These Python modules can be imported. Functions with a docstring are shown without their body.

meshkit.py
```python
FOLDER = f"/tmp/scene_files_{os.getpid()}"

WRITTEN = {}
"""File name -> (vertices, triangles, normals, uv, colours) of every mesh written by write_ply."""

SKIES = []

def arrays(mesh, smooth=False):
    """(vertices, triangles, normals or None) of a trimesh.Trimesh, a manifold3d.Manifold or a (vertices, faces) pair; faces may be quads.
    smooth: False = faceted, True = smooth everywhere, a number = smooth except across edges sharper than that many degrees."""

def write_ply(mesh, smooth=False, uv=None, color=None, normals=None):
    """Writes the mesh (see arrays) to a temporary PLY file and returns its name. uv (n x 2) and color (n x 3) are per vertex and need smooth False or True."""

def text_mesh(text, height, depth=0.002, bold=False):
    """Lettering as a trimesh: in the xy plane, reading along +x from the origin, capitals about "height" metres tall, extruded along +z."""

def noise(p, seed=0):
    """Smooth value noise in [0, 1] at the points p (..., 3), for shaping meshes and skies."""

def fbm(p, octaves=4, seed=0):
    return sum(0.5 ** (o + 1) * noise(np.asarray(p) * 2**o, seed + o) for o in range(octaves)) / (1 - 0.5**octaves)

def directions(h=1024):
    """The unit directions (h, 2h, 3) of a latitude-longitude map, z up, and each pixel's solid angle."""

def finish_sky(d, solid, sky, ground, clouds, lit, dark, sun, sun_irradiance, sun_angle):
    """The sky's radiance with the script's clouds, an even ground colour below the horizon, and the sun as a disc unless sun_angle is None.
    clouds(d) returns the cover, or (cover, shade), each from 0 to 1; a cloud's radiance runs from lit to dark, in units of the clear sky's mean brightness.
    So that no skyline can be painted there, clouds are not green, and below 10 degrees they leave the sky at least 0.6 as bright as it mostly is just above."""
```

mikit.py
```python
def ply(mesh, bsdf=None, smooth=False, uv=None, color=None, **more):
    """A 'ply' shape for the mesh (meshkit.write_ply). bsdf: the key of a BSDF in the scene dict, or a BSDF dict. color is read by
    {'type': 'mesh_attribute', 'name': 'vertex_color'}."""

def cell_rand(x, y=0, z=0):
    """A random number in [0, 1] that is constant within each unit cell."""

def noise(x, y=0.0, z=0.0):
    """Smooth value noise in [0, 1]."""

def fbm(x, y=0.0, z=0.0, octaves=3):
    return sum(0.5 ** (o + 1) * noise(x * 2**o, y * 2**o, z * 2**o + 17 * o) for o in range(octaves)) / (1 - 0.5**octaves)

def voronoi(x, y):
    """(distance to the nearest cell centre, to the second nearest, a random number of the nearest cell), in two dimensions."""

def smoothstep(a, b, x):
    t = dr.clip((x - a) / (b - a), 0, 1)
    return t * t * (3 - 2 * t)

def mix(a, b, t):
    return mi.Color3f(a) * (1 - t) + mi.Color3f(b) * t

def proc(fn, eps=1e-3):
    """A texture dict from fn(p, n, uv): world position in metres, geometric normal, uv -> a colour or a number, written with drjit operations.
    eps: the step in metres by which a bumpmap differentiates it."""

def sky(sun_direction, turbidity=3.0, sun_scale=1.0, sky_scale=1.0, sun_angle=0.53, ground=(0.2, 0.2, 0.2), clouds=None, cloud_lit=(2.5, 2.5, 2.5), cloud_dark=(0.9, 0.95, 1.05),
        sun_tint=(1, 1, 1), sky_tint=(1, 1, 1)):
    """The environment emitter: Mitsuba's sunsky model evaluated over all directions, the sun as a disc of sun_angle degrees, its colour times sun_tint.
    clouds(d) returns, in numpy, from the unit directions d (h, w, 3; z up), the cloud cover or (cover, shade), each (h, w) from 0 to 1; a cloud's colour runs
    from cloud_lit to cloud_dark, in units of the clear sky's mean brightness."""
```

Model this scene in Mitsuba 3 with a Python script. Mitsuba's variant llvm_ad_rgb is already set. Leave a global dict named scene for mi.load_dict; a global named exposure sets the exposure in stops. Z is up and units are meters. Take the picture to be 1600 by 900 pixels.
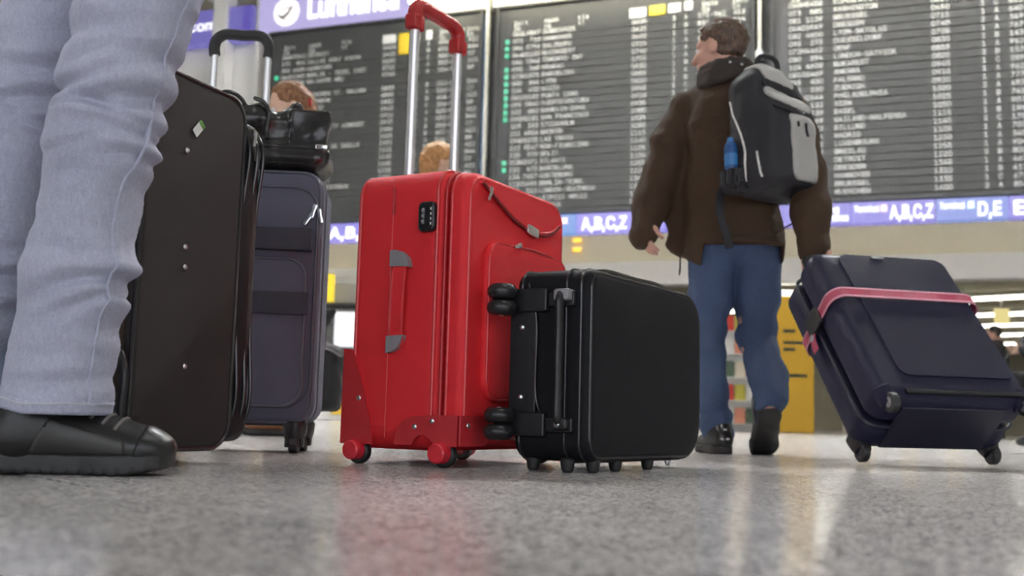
import math, random
import numpy as np, trimesh, drjit as dr, mitsuba as mi
import mikit, meshkit
from mikit import proc, noise, fbm, voronoi, cell_rand, smoothstep, mix
from shapely.geometry import Polygon, box as sbox
from shapely import affinity
T4 = mi.ScalarTransform4f
rng = np.random.default_rng(7)
random.seed(7)
scene, labels = {}, {}

# ------------------------------------------------------------------ camera, light, exposure
EYE = np.array([0.0, 0.0, 0.109])
PITCH, ROLL, FOCAL = math.atan(204 * math.cos(0.027) / 1716.0), 0.027, 1716.0      # focal length in pixels of a 1600 px wide picture
FWD = np.array([0.0, math.cos(PITCH), math.sin(PITCH)])
UP0 = np.array([0.0, -math.sin(PITCH), math.cos(PITCH)])
UPV = UP0 * math.cos(ROLL) - np.array([1.0, 0, 0]) * math.sin(ROLL)
scene['camera'] = {'type': 'thinlens', 'fov': math.degrees(2 * math.atan(800 / FOCAL)), 'fov_axis': 'x',
                   'to_world': T4().look_at(origin=EYE.tolist(), target=(EYE + FWD).tolist(), up=UPV.tolist()),
                   'aperture_radius': 0.0042, 'focus_distance': 2.35, 'near_clip': 0.05, 'far_clip': 200.0}
exposure = 0.0
HALL_LAMP = 46.0
FRONT_FILL = 2.9             # radiance of the unseen light panels added behind the viewer
LOW_LAMP = 9.0           # radiance of the strip lamps under the low ceiling at the back
BULKHEAD_FILL = 30.0            # radiance of the added hidden lamps that brighten the bulkhead
TUBE = 26.0              # radiance of the tube that washes the departure boards
SIGN = 0.75               # scale of the backlit signs

# ------------------------------------------------------------------ materials
def rgb(*c): return {'type': 'rgb', 'value': list(c)}
def srgb(r, g, b):
    return [(v / 255 / 12.92) if v / 255 <= 0.04045 else ((v / 255 + 0.055) / 1.055) ** 2.4 for v in (r, g, b)]
def mat(name, color, rough=0.5, metal=0.0, **kw):
    c = color if isinstance(color, dict) else rgb(*color)
    scene[name] = {'type': 'twosided', 'bsdf': {'type': 'principled', 'base_color': c, 'roughness': rough, 'metallic': metal, **kw}}
    return name
def glow(color, power): return {'type': 'area', 'radiance': rgb(*[c * power for c in color])}
def cloth(a, b, scale=900.0, amount=1.0, big=6.0):
    def fn(p, n, uv):
        t = noise(p.x * scale, p.y * scale, p.z * scale) * 0.55 + fbm(p.x * big, p.y * big, p.z * big) * 0.45
        return mix(a, b, dr.clip(t * amount, 0, 1))
    return proc(fn)

def floor_fn(p, n, uv):
    s = noise(p.x * 420, p.y * 420, 3.0) * 0.5 + noise(p.x * 170, p.y * 170, 9.0) * 0.5 + fbm(p.x * 9, p.y * 9, 1.0) * 0.12
    k = smoothstep(0.30, 0.80, s)
    return mix((0.115, 0.112, 0.112), (0.400, 0.388, 0.380), k)
scene['granite'] = {'type': 'twosided', 'bsdf': {'type': 'blendbsdf', 'weight': 0.68,          # honed stone: part matt grain, part polish
    'matt': {'type': 'diffuse', 'reflectance': proc(floor_fn)}, 'polish': {'type': 'principled', 'base_color': proc(floor_fn), 'roughness': 0.14, 'specular': 0.6}}}
mat('grout', (0.05, 0.05, 0.05), 0.9, specular=0.1)
mat('plaster_white', (0.72, 0.71, 0.68), 0.7)
mat('plaster_beige', (0.66, 0.61, 0.48), 0.7)
mat('paint_cream', (0.56, 0.53, 0.42), 0.5)
mat('ceiling_grey', (0.42, 0.42, 0.38), 0.8)
mat('ceiling_brown', (0.40, 0.37, 0.28), 0.8)
mat('wall_grey', (0.45, 0.45, 0.43), 0.7)
mat('wall_pale', (0.70, 0.69, 0.66), 0.7)
mat('steel', (0.72, 0.73, 0.76), 0.28, 1.0)
mat('alu', (0.95, 0.95, 0.97), 0.42, 1.0)
mat('chrome', (0.85, 0.85, 0.85), 0.12, 1.0)
mat('black_plastic', (0.009, 0.009, 0.010), 0.34, specular=0.4)
mat('black_matte', (0.014, 0.014, 0.015), 0.6)
mat('rubber', (0.012, 0.012, 0.012), 0.5)
mat('grey_plastic', (0.20, 0.19, 0.20), 0.5)
mat('paint_white', (0.78, 0.78, 0.74), 0.5)
mat('paint_yellow', (0.80, 0.47, 0.03), 0.5)
mat('sign_face', (0.03, 0.03, 0.05), 0.4)
mat('paint_dark', (0.03, 0.03, 0.032), 0.5)
mat('red_fabric', cloth((0.46, 0.013, 0.018), (0.68, 0.024, 0.030)), 0.65, specular=0.3)
mat('red_piping', (0.50, 0.022, 0.026), 0.35)
mat('red_dark', (0.37, 0.013, 0.018), 0.5)
mat('red_plastic', (0.55, 0.022, 0.035), 0.32)
mat('red_grip', (0.33, 0.012, 0.014), 0.4)
mat('seam_dark', (0.10, 0.004, 0.006), 0.7)
mat('black_nylon', cloth((0.0045, 0.0045, 0.006), (0.008, 0.008, 0.0105)), 0.65, specular=0.14)
mat('black_piping', (0.014, 0.014, 0.015), 0.25)
mat('brown_fabric', cloth((0.022, 0.018, 0.0175), (0.034, 0.029, 0.029)), 0.7, specular=0.15)
mat('brown_dark', cloth((0.026, 0.016, 0.010), (0.042, 0.027, 0.018)), 0.65, specular=0.3)
mat('grey_fabric', cloth((0.050, 0.056, 0.084), (0.078, 0.087, 0.124)), 0.6, specular=0.3)
mat('grey_band', (0.030, 0.033, 0.046), 0.6, specular=0.3)
mat('grey_pipe', (0.060, 0.065, 0.088), 0.4)
mat('navy_shell', (0.0125, 0.0125, 0.029), 0.40, specular=0.12)
mat('navy_dark', (0.010, 0.010, 0.022), 0.4)
mat('leather', (0.007, 0.007, 0.007), 0.26, clearcoat=0.3)
mat('bag_black', (0.008, 0.008, 0.009), 0.55, specular=0.3)
def strap_fn(p, n, uv):
    return mix((0.33, 0.02, 0.055), (0.45, 0.10, 0.16), smoothstep(0.25, 0.4, noise(p.x * 14, 3.0, 1.0)) * 0.35)
mat('strap_red', proc(strap_fn), 0.5)
mat('strap_edge', (0.52, 0.22, 0.28), 0.5)
def denim(a, b, c):
    def fn(p, n, uv):
        w = noise(p.x * 900, p.y * 900, p.z * 260) * 0.5 + noise(p.x * 300, p.y * 300, p.z * 60) * 0.25 + fbm(p.x * 7, p.y * 7, p.z * 4) * 0.4
        col = mix(a, b, dr.clip(w, 0, 1))
        return col * (1 - 0.0) if c is None else mix(col, c, smoothstep(0.55, 0.8, fbm(p.x * 5 + 3, p.y * 5, p.z * 3)) * 0.5)
    return proc(fn)
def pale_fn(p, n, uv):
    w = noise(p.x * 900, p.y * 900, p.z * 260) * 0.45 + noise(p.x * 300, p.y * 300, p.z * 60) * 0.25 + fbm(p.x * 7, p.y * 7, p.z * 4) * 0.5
    lit_leg = mix((0.200, 0.208, 0.285), (0.425, 0.430, 0.520), dr.clip(w, 0, 1))          # near leg: paler, the light on it put into the colour
    blue = mix((0.085, 0.150, 0.270), (0.195, 0.295, 0.455), dr.clip(w, 0, 1))            # far leg: bluer, its shade and light tint put into the colour
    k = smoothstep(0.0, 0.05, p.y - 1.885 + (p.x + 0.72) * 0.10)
    return lit_leg * (1 - k) + blue * k
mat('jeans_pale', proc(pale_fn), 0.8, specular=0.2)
mat('jeans_blue', denim((0.018, 0.036, 0.085), (0.050, 0.082, 0.160), (0.075, 0.115, 0.20)), 0.8)
mat('jeans_thread', (0.42, 0.42, 0.46), 0.8)
mat('boot_leather', (0.009, 0.009, 0.009), 0.36, specular=0.4)
mat('boot_panel', (0.020, 0.019, 0.017), 0.40, specular=0.4)
mat('lace_grey', (0.09, 0.085, 0.08), 0.6)
mat('boot_sole', (0.010, 0.010, 0.010), 0.55)
mat('jacket_brown', cloth((0.028, 0.0165, 0.0095), (0.056, 0.035, 0.021)), 0.8, specular=0.2)
mat('collar_dark', (0.020, 0.013, 0.010), 0.8)
mat('coat_black', cloth((0.010, 0.010, 0.011), (0.018, 0.017, 0.018)), 0.8)
mat('coat_grey', cloth((0.05, 0.05, 0.055), (0.08, 0.08, 0.085)), 0.8)
mat('pack_black', cloth((0.009, 0.009, 0.011), (0.018, 0.018, 0.022)), 0.6, specular=0.3)
mat('pack_grey', cloth((0.30, 0.29, 0.27), (0.40, 0.385, 0.365)), 0.7)
mat('pack_trim', (0.62, 0.60, 0.56), 0.5)
mat('bottle_blue', (0.008, 0.055, 0.18), 0.3)
mat('bottle_light', (0.03, 0.15, 0.36), 0.3)
mat('skin', (0.56, 0.31, 0.23), 0.55)
mat('skin_pale', (0.66, 0.42, 0.30), 0.55)
def hair_fn(a, b):
    def fn(p, n, uv): return mix(a, b, noise(p.x * 160, p.y * 160, p.z * 40))
    return proc(fn)
mat('hair_brown', hair_fn((0.030, 0.018, 0.012), (0.11, 0.065, 0.04)), 0.6)
mat('hair_chestnut', hair_fn((0.10, 0.04, 0.018), (0.26, 0.12, 0.05)), 0.6)
mat('hair_ginger', hair_fn((0.30, 0.12, 0.04), (0.62, 0.32, 0.12)), 0.6)
mat('hair_dark', (0.012, 0.010, 0.009), 0.6)
mat('eye_white', (0.75, 0.73, 0.70), 0.3)
mat('lip', (0.42, 0.14, 0.12), 0.5)
mat('shoe_brown', (0.16, 0.060, 0.022), 0.45)
mat('shoe_black', (0.012, 0.012, 0.012), 0.25)
mat('board_dark', (0.030, 0.031, 0.031), 0.55, specular=0.3)
def flap_fn(p, n, uv):
    s = p.x * 0.9366 - p.y * 0.3502 + 5.912
    cell = dr.abs(s / 0.057 - dr.floor(s / 0.057) - 0.5)
    row = (p.z - 3.203) / 0.109
    split = dr.abs(row - dr.floor(row + 0.5))
    k = smoothstep(0.36, 0.46, cell) * 0.55 + (1 - smoothstep(0.02, 0.05, split)) * 0.6
    return mix((0.034, 0.035, 0.034), (0.017, 0.018, 0.018), dr.clip(k, 0, 1))
mat('flap', proc(flap_fn), 0.5, specular=0.25)
mat('flap_white', (0.86, 0.86, 0.83), 0.6, specular=0.2)
mat('flap_yellow', (0.80, 0.46, 0.02), 0.5)
mat('red_icon', (0.8, 0.05, 0.05), 0.5)
mat('sticker_green', (0.10, 0.25, 0.05), 0.5)
mat('tag_white', (0.72, 0.72, 0.68), 0.5)
mat('dash_blue', (0.10, 0.20, 0.40), 0.5)

# ------------------------------------------------------------------ scene entries
def numbered(key):
    if key not in scene and not any(k.startswith(key + '__') for k in scene) and key not in labels: return key
    i = 1
    while True:
        k = f'{key}_{i:03d}'
        if k not in scene and k not in labels and not any(x.startswith(k + '__') for x in scene): return k
        i += 1
STUFF = ('lettering', 'header_lettering', 'mark', 'crane', 'embroidery')
def tag(key, label, cat=None, group=None, kind=None):
    d = {'label': label}
    if cat: d['category'] = cat
    if group: d['group'] = group
    if kind: d['kind'] = kind
    labels[key] = d
def frame(x, y, z=0.0, deg=0.0):
    a = math.radians(deg); m = np.eye(4)
    m[:2, :2] = [[math.cos(a), -math.sin(a)], [math.sin(a), math.cos(a)]]; m[:3, 3] = (x, y, z)
    return m
class Thing:
    def __init__(self, name, label, cat, M=None, group=None):
        self.key = numbered(name); self.M = np.eye(4) if M is None else M
        tag(self.key, label, cat, group)
    def part(self, name, mesh, m, smooth=32, parent=None, label=None, emit=None):
        if isinstance(mesh, (list, tuple)): mesh = cat(mesh)
        mesh = mesh.copy(); mesh.apply_transform(self.M)
        key = numbered((parent or self.key) + '__' + name)
        scene[key] = mikit.ply(mesh, m, smooth=smooth)
        if emit: scene[key]['emitter'] = emit
        if label: labels[key] = {'label': label}
        if name in STUFF: labels[key] = {'kind': 'stuff'}
        return key
    def letters(self, mesh, m, emit=None, parent=None):
        for g in sorted(mesh.split(only_watertight=False), key=lambda q: q.bounds[0, 0]): self.part('letter', g, m, parent=parent, emit=emit)
def single(name, mesh, m, label, cat_, M=None, group=None, smooth=32, emit=None):
    if isinstance(mesh, (list, tuple)): mesh = cat(mesh)
    mesh = mesh.copy()
    if M is not None: mesh.apply_transform(M)
    key = numbered(name); tag(key, label, cat_, group)
    scene[key] = mikit.ply(mesh, m, smooth=smooth)
    if emit: scene[key]['emitter'] = emit
    return key
def struct(name, mesh, m, label=None, smooth=False, parent=None, emit=None):
    if isinstance(mesh, (list, tuple)): mesh = cat(mesh)
    key = numbered((parent + '__' if parent else '') + name)
    scene[key] = mikit.ply(mesh, m, smooth=smooth)
    if emit: scene[key]['emitter'] = emit
    if not parent:
        labels[key] = {'kind': 'structure'}
        if label: labels[key]['label'] = label
    return key

# ------------------------------------------------------------------ mesh builders
def cat(ms): return trimesh.util.concatenate([m for m in ms])
def tm(v, f):
    m = trimesh.Trimesh(np.asarray(v, float), np.asarray(f, int), process=False)
    return m
def fixed(m):
    if m.volume < 0: m.invert()
    return m
def loft(rings, caps=True, wrap=False):
    """closed rings of equal length -> one skin, capped by fans"""
    rings = [np.asarray(r, float) for r in rings]; n = len(rings[0]); k = len(rings)
    v = np.vstack(rings); f = []
    i = np.arange(n); j = (i + 1) % n
    for a in range(k if wrap else k - 1):
        A, B = a * n, ((a + 1) % k) * n
        f.append(np.stack([A + i, A + j, B + j], 1)); f.append(np.stack([A + i, B + j, B + i], 1))
    if caps and not wrap:
        c0, c1 = len(v), len(v) + 1
        v = np.vstack([v, rings[0].mean(0), rings[-1].mean(0)])
        f.append(np.stack([np.full(n, c0), j, i], 1)); f.append(np.stack([np.full(n, c1), (k - 1) * n + i, (k - 1) * n + j], 1))
    return fixed(tm(v, np.vstack(f)))
def rrect(w, h, R, n=6):
    """rounded rectangle, counter-clockwise; R one radius or four (right-bottom, right-top, left-top, left-bottom)"""
    Rs = [R] * 4 if np.isscalar(R) else list(R)
    out = []
    for (sx, sz, a0, r) in ((1, -1, -90, Rs[0]), (1, 1, 0, Rs[1]), (-1, 1, 90, Rs[2]), (-1, -1, 180, Rs[3])):
        r = max(min(r, w / 2 - 1e-5, h / 2 - 1e-5), 1e-5)
        for t in np.radians(np.linspace(a0, a0 + 90, n + 1)):
            out.append((sx * (w / 2 - r) + r * math.cos(t), sz * (h / 2 - r) + r * math.sin(t)))
    return np.array(out)
def slab(w, h, d, R, r, n=6, m=4, bulge=0.0, bulge_back=None, at=(0, 0, 0)):
    """rounded-rectangle outline in x,z, thickness d along y (front is -y), edge fillet r, faces puffed out by bulge"""
    bb = bulge if bulge_back is None else bulge_back
    r = min(r, d / 2 - 1e-4)
    def ring(off, y):
        RR = [max(q - off, 1e-4) for q in ([R] * 4 if np.isscalar(R) else R)]
        o = rrect(w - 2 * off, h - 2 * off, RR, n)
        return np.column_stack([o[:, 0], np.full(len(o), y), o[:, 1]])
    th = np.linspace(0, math.pi / 2, m + 1)
    inner = (0.86, 0.68, 0.45, 0.2)
    rings = []
    if bb:
        base = ring(r, d / 2)
        for s in inner[::-1]:
            q = base.copy(); q[:, [0, 2]] *= s; q[:, 1] = d / 2 + bb * (1 - s * s); rings.append(q)
    rings += [ring(r * (1 - math.sin(t)), d / 2 - r * (1 - math.cos(t))) for t in th]
    rings += [ring(r * (1 - math.cos(t)), -d / 2 + r * (1 - math.sin(t))) for t in th]
    if bulge:
        base = ring(r, -d / 2)
        for s in inner:
            q = base.copy(); q[:, [0, 2]] *= s; q[:, 1] = -d / 2 - bulge * (1 - s * s); rings.append(q)
    g = loft(rings); g.apply_translation(at); return g
def bx(x0, x1, y0, y1, z0, z1, b=0.0):
    """box between limits with rounded edges b"""
    if b <= 0:
        g = trimesh.creation.box((x1 - x0, y1 - y0, z1 - z0)); g.apply_translation(((x0 + x1) / 2, (y0 + y1) / 2, (z0 + z1) / 2)); return g
    return slab(x1 - x0, z1 - z0, y1 - y0, b, b, 2, 2, at=((x0 + x1) / 2, (y0 + y1) / 2, (z0 + z1) / 2))
def smooth_path(pts, n=40, closed=False):
    from scipy.interpolate import CubicSpline
    P = np.asarray(pts, float)
    if closed: P = np.vstack([P, P[:1]])
    t = np.r_[0, np.cumsum(np.linalg.norm(np.diff(P, axis=0), axis=1))]
    c = CubicSpline(t, P, bc_type='periodic' if closed else 'natural')
    q = c(np.linspace(0, t[-1], n + (1 if closed else 0)))
    return q[:-1] if closed else q
def tube(pts, r, n=10, closed=False, flat=1.0):
    P = np.asarray(pts, float); k = len(P)
    rr = np.full(k, r) if np.isscalar(r) else np.asarray(r, float)
    tan = np.gradient(P, axis=0) if not closed else (np.roll(P, -1, 0) - np.roll(P, 1, 0))
    tan /= np.linalg.norm(tan, axis=1, keepdims=True) + 1e-12
    u = np.cross(tan[0], [0.31, 0.17, 0.93]); u /= np.linalg.norm(u)
    rings = []; th = np.linspace(0, 2 * math.pi, n, endpoint=False)
    for i in range(k):
        u = u - tan[i] * (u @ tan[i]); u /= np.linalg.norm(u); w = np.cross(tan[i], u)
        rings.append(P[i] + rr[i] * (np.cos(th)[:, None] * u + flat * np.sin(th)[:, None] * w))
    return loft(rings, wrap=closed)
def ribbon(pts, normals, width, thick):
    """flat strap along pts; normals: outward directions"""
    P, N = np.asarray(pts, float), np.asarray(normals, float)
    if N.ndim == 1: N = np.tile(N, (len(P), 1))
    tan = np.gradient(P, axis=0); tan /= np.linalg.norm(tan, axis=1, keepdims=True)
    rings = []
    for p, t, nn in zip(P, tan, N):
        nn = nn - t * (nn @ t); nn /= np.linalg.norm(nn); s = np.cross(t, nn)
        rings.append(np.array([p - s * width / 2, p + s * width / 2, p + s * width / 2 * 0.96 + nn * thick, p - s * width / 2 * 0.96 + nn * thick]))
    return loft(rings)
def lathe(prof, n=28, axis='z', at=(0, 0, 0)):
    th = np.linspace(0, 2 * math.pi, n, endpoint=False); rings = []
    for (r, z) in prof:
        c, s = max(r, 1e-5) * np.cos(th), max(r, 1e-5) * np.sin(th); zz = np.full(n, z)
        rings.append(np.column_stack({'z': (c, s, zz), 'x': (zz, c, s), 'y': (s, zz, c)}[axis]))
    g = loft(rings); g.apply_translation(at); return g
def cyl(r, h, axis='z', at=(0, 0, 0), b=0.0, n=28):
    b = b or min(r, h) * 0.12
    return lathe([(r - b, -h / 2), (r, -h / 2 + b), (r, h / 2 - b), (r - b, h / 2)], n, axis, at)
def extrude(pts, depth, axis='y', at=(0, 0, 0)):
    """2-D outline extruded; axis y: outline is x,z and depth goes from -depth/2 to +depth/2"""
    g = trimesh.creation.extrude_polygon(pts if hasattr(pts, 'area') else Polygon(pts), depth, engine='earcut')
    v = g.vertices.copy(); v[:, 2] -= depth / 2
    g.vertices = {'y': v[:, [0, 2, 1]], 'x': v[:, [2, 0, 1]], 'z': v}[axis]
    fixed(g); g.apply_translation(at); return g
def arc_path(w, h, R, n=6): return rrect(w, h, R, n)

# ------------------------------------------------------------------ signed distance modelling
def smin(a, b, k):
    h = np.clip(0.5 + 0.5 * (b - a) / k, 0, 1); return b * (1 - h) + a * h - k * h * (1 - h)
def smax(a, b, k): return -smin(-a, -b, k)
def near(P, a, b, ra, rb, k=0.13):
    """a bone worked out only for the points about it; the rest get a distance that is large enough"""
    a, b = np.asarray(a, float), np.asarray(b, float); m = max(ra, rb) + k
    w = ((P > np.minimum(a, b) - m) & (P < np.maximum(a, b) + m)).all(1)
    d = np.full(len(P), k); i = np.flatnonzero(w)
    if len(i): d[i] = np.minimum(bone(P[i], a, b, ra, rb), k)
    return d
def bone(P, a, b, ra, rb):
    a, b = np.asarray(a, float), np.asarray(b, float); ba = b - a
    h = np.clip(((P - a) @ ba) / (ba @ ba + 1e-12), 0, 1)
    d = P - a - h[:, None] * ba
    return np.sqrt((d * d).sum(1)) - (ra + (rb - ra) * h)
def ell(P, c, r, B=None):
    q = P - np.asarray(c, float)
    if B is not None: q = q @ np.asarray(B).T          # rows of B: local axes
    r = np.asarray(r, float); k0 = np.sqrt(((q / r) ** 2).sum(1)); k1 = np.sqrt(((q / r ** 2) ** 2).sum(1))
    return np.where(k1 > 1e-9, k0 * (k0 - 1) / np.maximum(k1, 1e-9), -r.min())
def rbox(P, c, half, r, B=None):
    q = P - np.asarray(c, float)
    if B is not None: q = q @ np.asarray(B).T
    q = np.abs(q) - (np.asarray(half, float) - r)
    return np.sqrt((np.maximum(q, 0) ** 2).sum(1)) + np.minimum(q.max(1), 0) - r
CUT = 0.16
def chain(P, pts, radii, k=0.02):
    d = None
    for i in range(len(pts) - 1):
        e = near(P, pts[i], pts[i + 1], radii[i], radii[i + 1], CUT); d = e if d is None else smin(d, e, k)
    return d
def snet(fn, lo, hi, h, newton=1):
    """surface nets: the zero surface of fn (points n x 3 -> n) between the corners lo and hi, cell size h"""
    lo = np.asarray(lo, float); n = (np.ceil((np.asarray(hi, float) - lo) / h / 4).astype(int) + 1) * 4
    cn = n // 4 + 1
    g = np.stack(np.meshgrid(*[np.arange(c) for c in cn], indexing='ij'), -1).reshape(-1, 3)
    dc = fn(lo + (g * 4) * h).reshape(cn)
    full = dc[:-1, :-1, :-1].copy(); near = np.abs(dc)
    m = np.abs(dc[:-1, :-1, :-1]) < 4 * h * 2.1
    val = full.repeat(4, 0).repeat(4, 1).repeat(4, 2); mask = m.repeat(4, 0).repeat(4, 1).repeat(4, 2)
    idx = np.argwhere(mask)
    out = np.empty(len(idx))
    for s in range(0, len(idx), 400000): out[s:s + 400000] = fn(lo + idx[s:s + 400000] * h)
    val[mask] = out
    ins = val < 0
    corner = np.array([(a, b, c) for a in (0, 1) for b in (0, 1) for c in (0, 1)])
    N = np.array(val.shape) - 1
    cnt = sum(ins[a:a + N[0], b:b + N[1], c:c + N[2]].astype(np.int8) for a, b, c in corner)
    cells = np.argwhere((cnt > 0) & (cnt < 8))
    cid = -np.ones(N, int); cid[tuple(cells.T)] = np.arange(len(cells))
    acc = np.zeros((len(cells), 3)); num = np.zeros(len(cells))
    for ax in range(3):
        o = [k for k in range(3) if k != ax]
        for a in (0, 1):
            for b in (0, 1):
                c0 = cells.copy(); c0[:, o[0]] += a; c0[:, o[1]] += b; c1 = c0.copy(); c1[:, ax] += 1
                v0, v1 = val[tuple(c0.T)], val[tuple(c1.T)]
                x = (v0 < 0) != (v1 < 0)
                t = np.where(x, v0 / np.where(x, v0 - v1, 1), 0)
                p = c0.astype(float); p[:, ax] += t
                acc[x] += p[x]; num[x] += 1
    V = lo + acc / np.maximum(num, 1)[:, None] * h
    F = []
    for ax in range(3):
        o = [k for k in range(3) if k != ax]
        s = [slice(1, N[0]), slice(1, N[1]), slice(1, N[2])]; s[ax] = slice(0, N[ax])
        s1 = list(s); s1[ax] = slice(1, N[ax] + 1)
        A, Bv = ins[tuple(s)], ins[tuple(s1)]
        e = np.argwhere(A != Bv)
        if not len(e): continue
        base = e + np.array([0 if k == ax else 1 for k in range(3)])
        flip = A[tuple(e.T)]
        q = []
        for (a, b) in ((0, 0), (1, 0), (1, 1), (0, 1)):
            c = base.copy(); c[:, o[0]] -= a; c[:, o[1]] -= b; q.append(cid[tuple(c.T)])
        q = np.stack(q, 1)
        if ax == 1: flip = ~flip
        q[flip] = q[flip][:, ::-1]
        q = q[(q >= 0).all(1)]
        F.append(q[:, [0, 1, 2]]); F.append(q[:, [0, 2, 3]])
    if newton:
        e = h * 0.5
        for _ in range(newton):
            d = fn(V); G = np.stack([fn(V + np.eye(3)[k] * e) - fn(V - np.eye(3)[k] * e) for k in range(3)], 1) / (2 * e)
            st = d[:, None] * G / np.maximum((G * G).sum(1), 0.25)[:, None]
            L = np.linalg.norm(st, axis=1, keepdims=True); V = V - st * np.minimum(1, 0.6 * h / np.maximum(L, 1e-9))
    return fixed(tm(V, np.vstack(F)))
def nz(P, s, seed=0): return meshkit.noise(P * s, seed) - 0.5
def unit(v): v = np.asarray(v, float); return v / np.linalg.norm(v)
# ------------------------------------------------------------------ the hall
struct('floor', bx(-16, 22, -9, 40, -0.20, -0.003), 'granite', 'polished grey speckled granite floor of the terminal hall')
# large floor tiles, laid diagonally; the joint that runs past the boot towards the camera is a line of this grid
TILE, JA = 1.22, math.radians(-51.0)
tu, tv = np.array([math.cos(JA), math.sin(JA)]), np.array([-math.sin(JA), math.cos(JA)])
J0 = np.array([-0.669, 1.66]) + tu * 0.16
tile_mesh = trimesh.creation.box((TILE - 0.002, TILE - 0.002, 0.008))
grid_tiles = []
for i in range(-14, 15):
    for j in range(-14, 15):
        c = J0 + tu * TILE * (i + 0.5) + tv * TILE * (j + 0.5)
        ang = abs(math.atan2(c[0], max(c[1], 0.01)))
        if -1.0 < c[1] < 11.0 and (ang < math.radians(31) or np.hypot(*c) < 1.8): grid_tiles.append((np.hypot(*c), c))
for d_, c in sorted(grid_tiles, key=lambda q: q[0])[:150]:
    t_ = tile_mesh.copy(); t_.apply_transform(frame(c[0], c[1], -0.004, -51.0))
    struct('tile', t_, 'granite', parent='floor')
sq = [np.array([c + tu * a * TILE / 2 + tv * b * TILE / 2 for a, b in ((-1, -1), (1, -1), (1, 1), (-1, 1))]) for d_, c in sorted(grid_tiles, key=lambda q: q[0])[:150]]
struct('grout', cat([trimesh.Trimesh(np.column_stack([q, np.full(4, -0.0013)]), [[0, 1, 2], [0, 2, 3]], process=False) for q in sq]), 'grout', parent='floor')
labels['floor__grout'] = {'kind': 'stuff'}
struct('ceiling', bx(-16, 22, -9, 40, 8.4, 8.6), 'ceiling_grey', 'grey ceiling high above the hall')
struct('wall_left', bx(-16.2, -16, -9, 40, 0, 8.4), 'wall_pale', 'pale wall left of the hall')
struct('wall_right', bx(22, 22.2, -9, 40, 0, 8.4), 'wall_pale', 'pale wall right of the hall')
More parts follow.
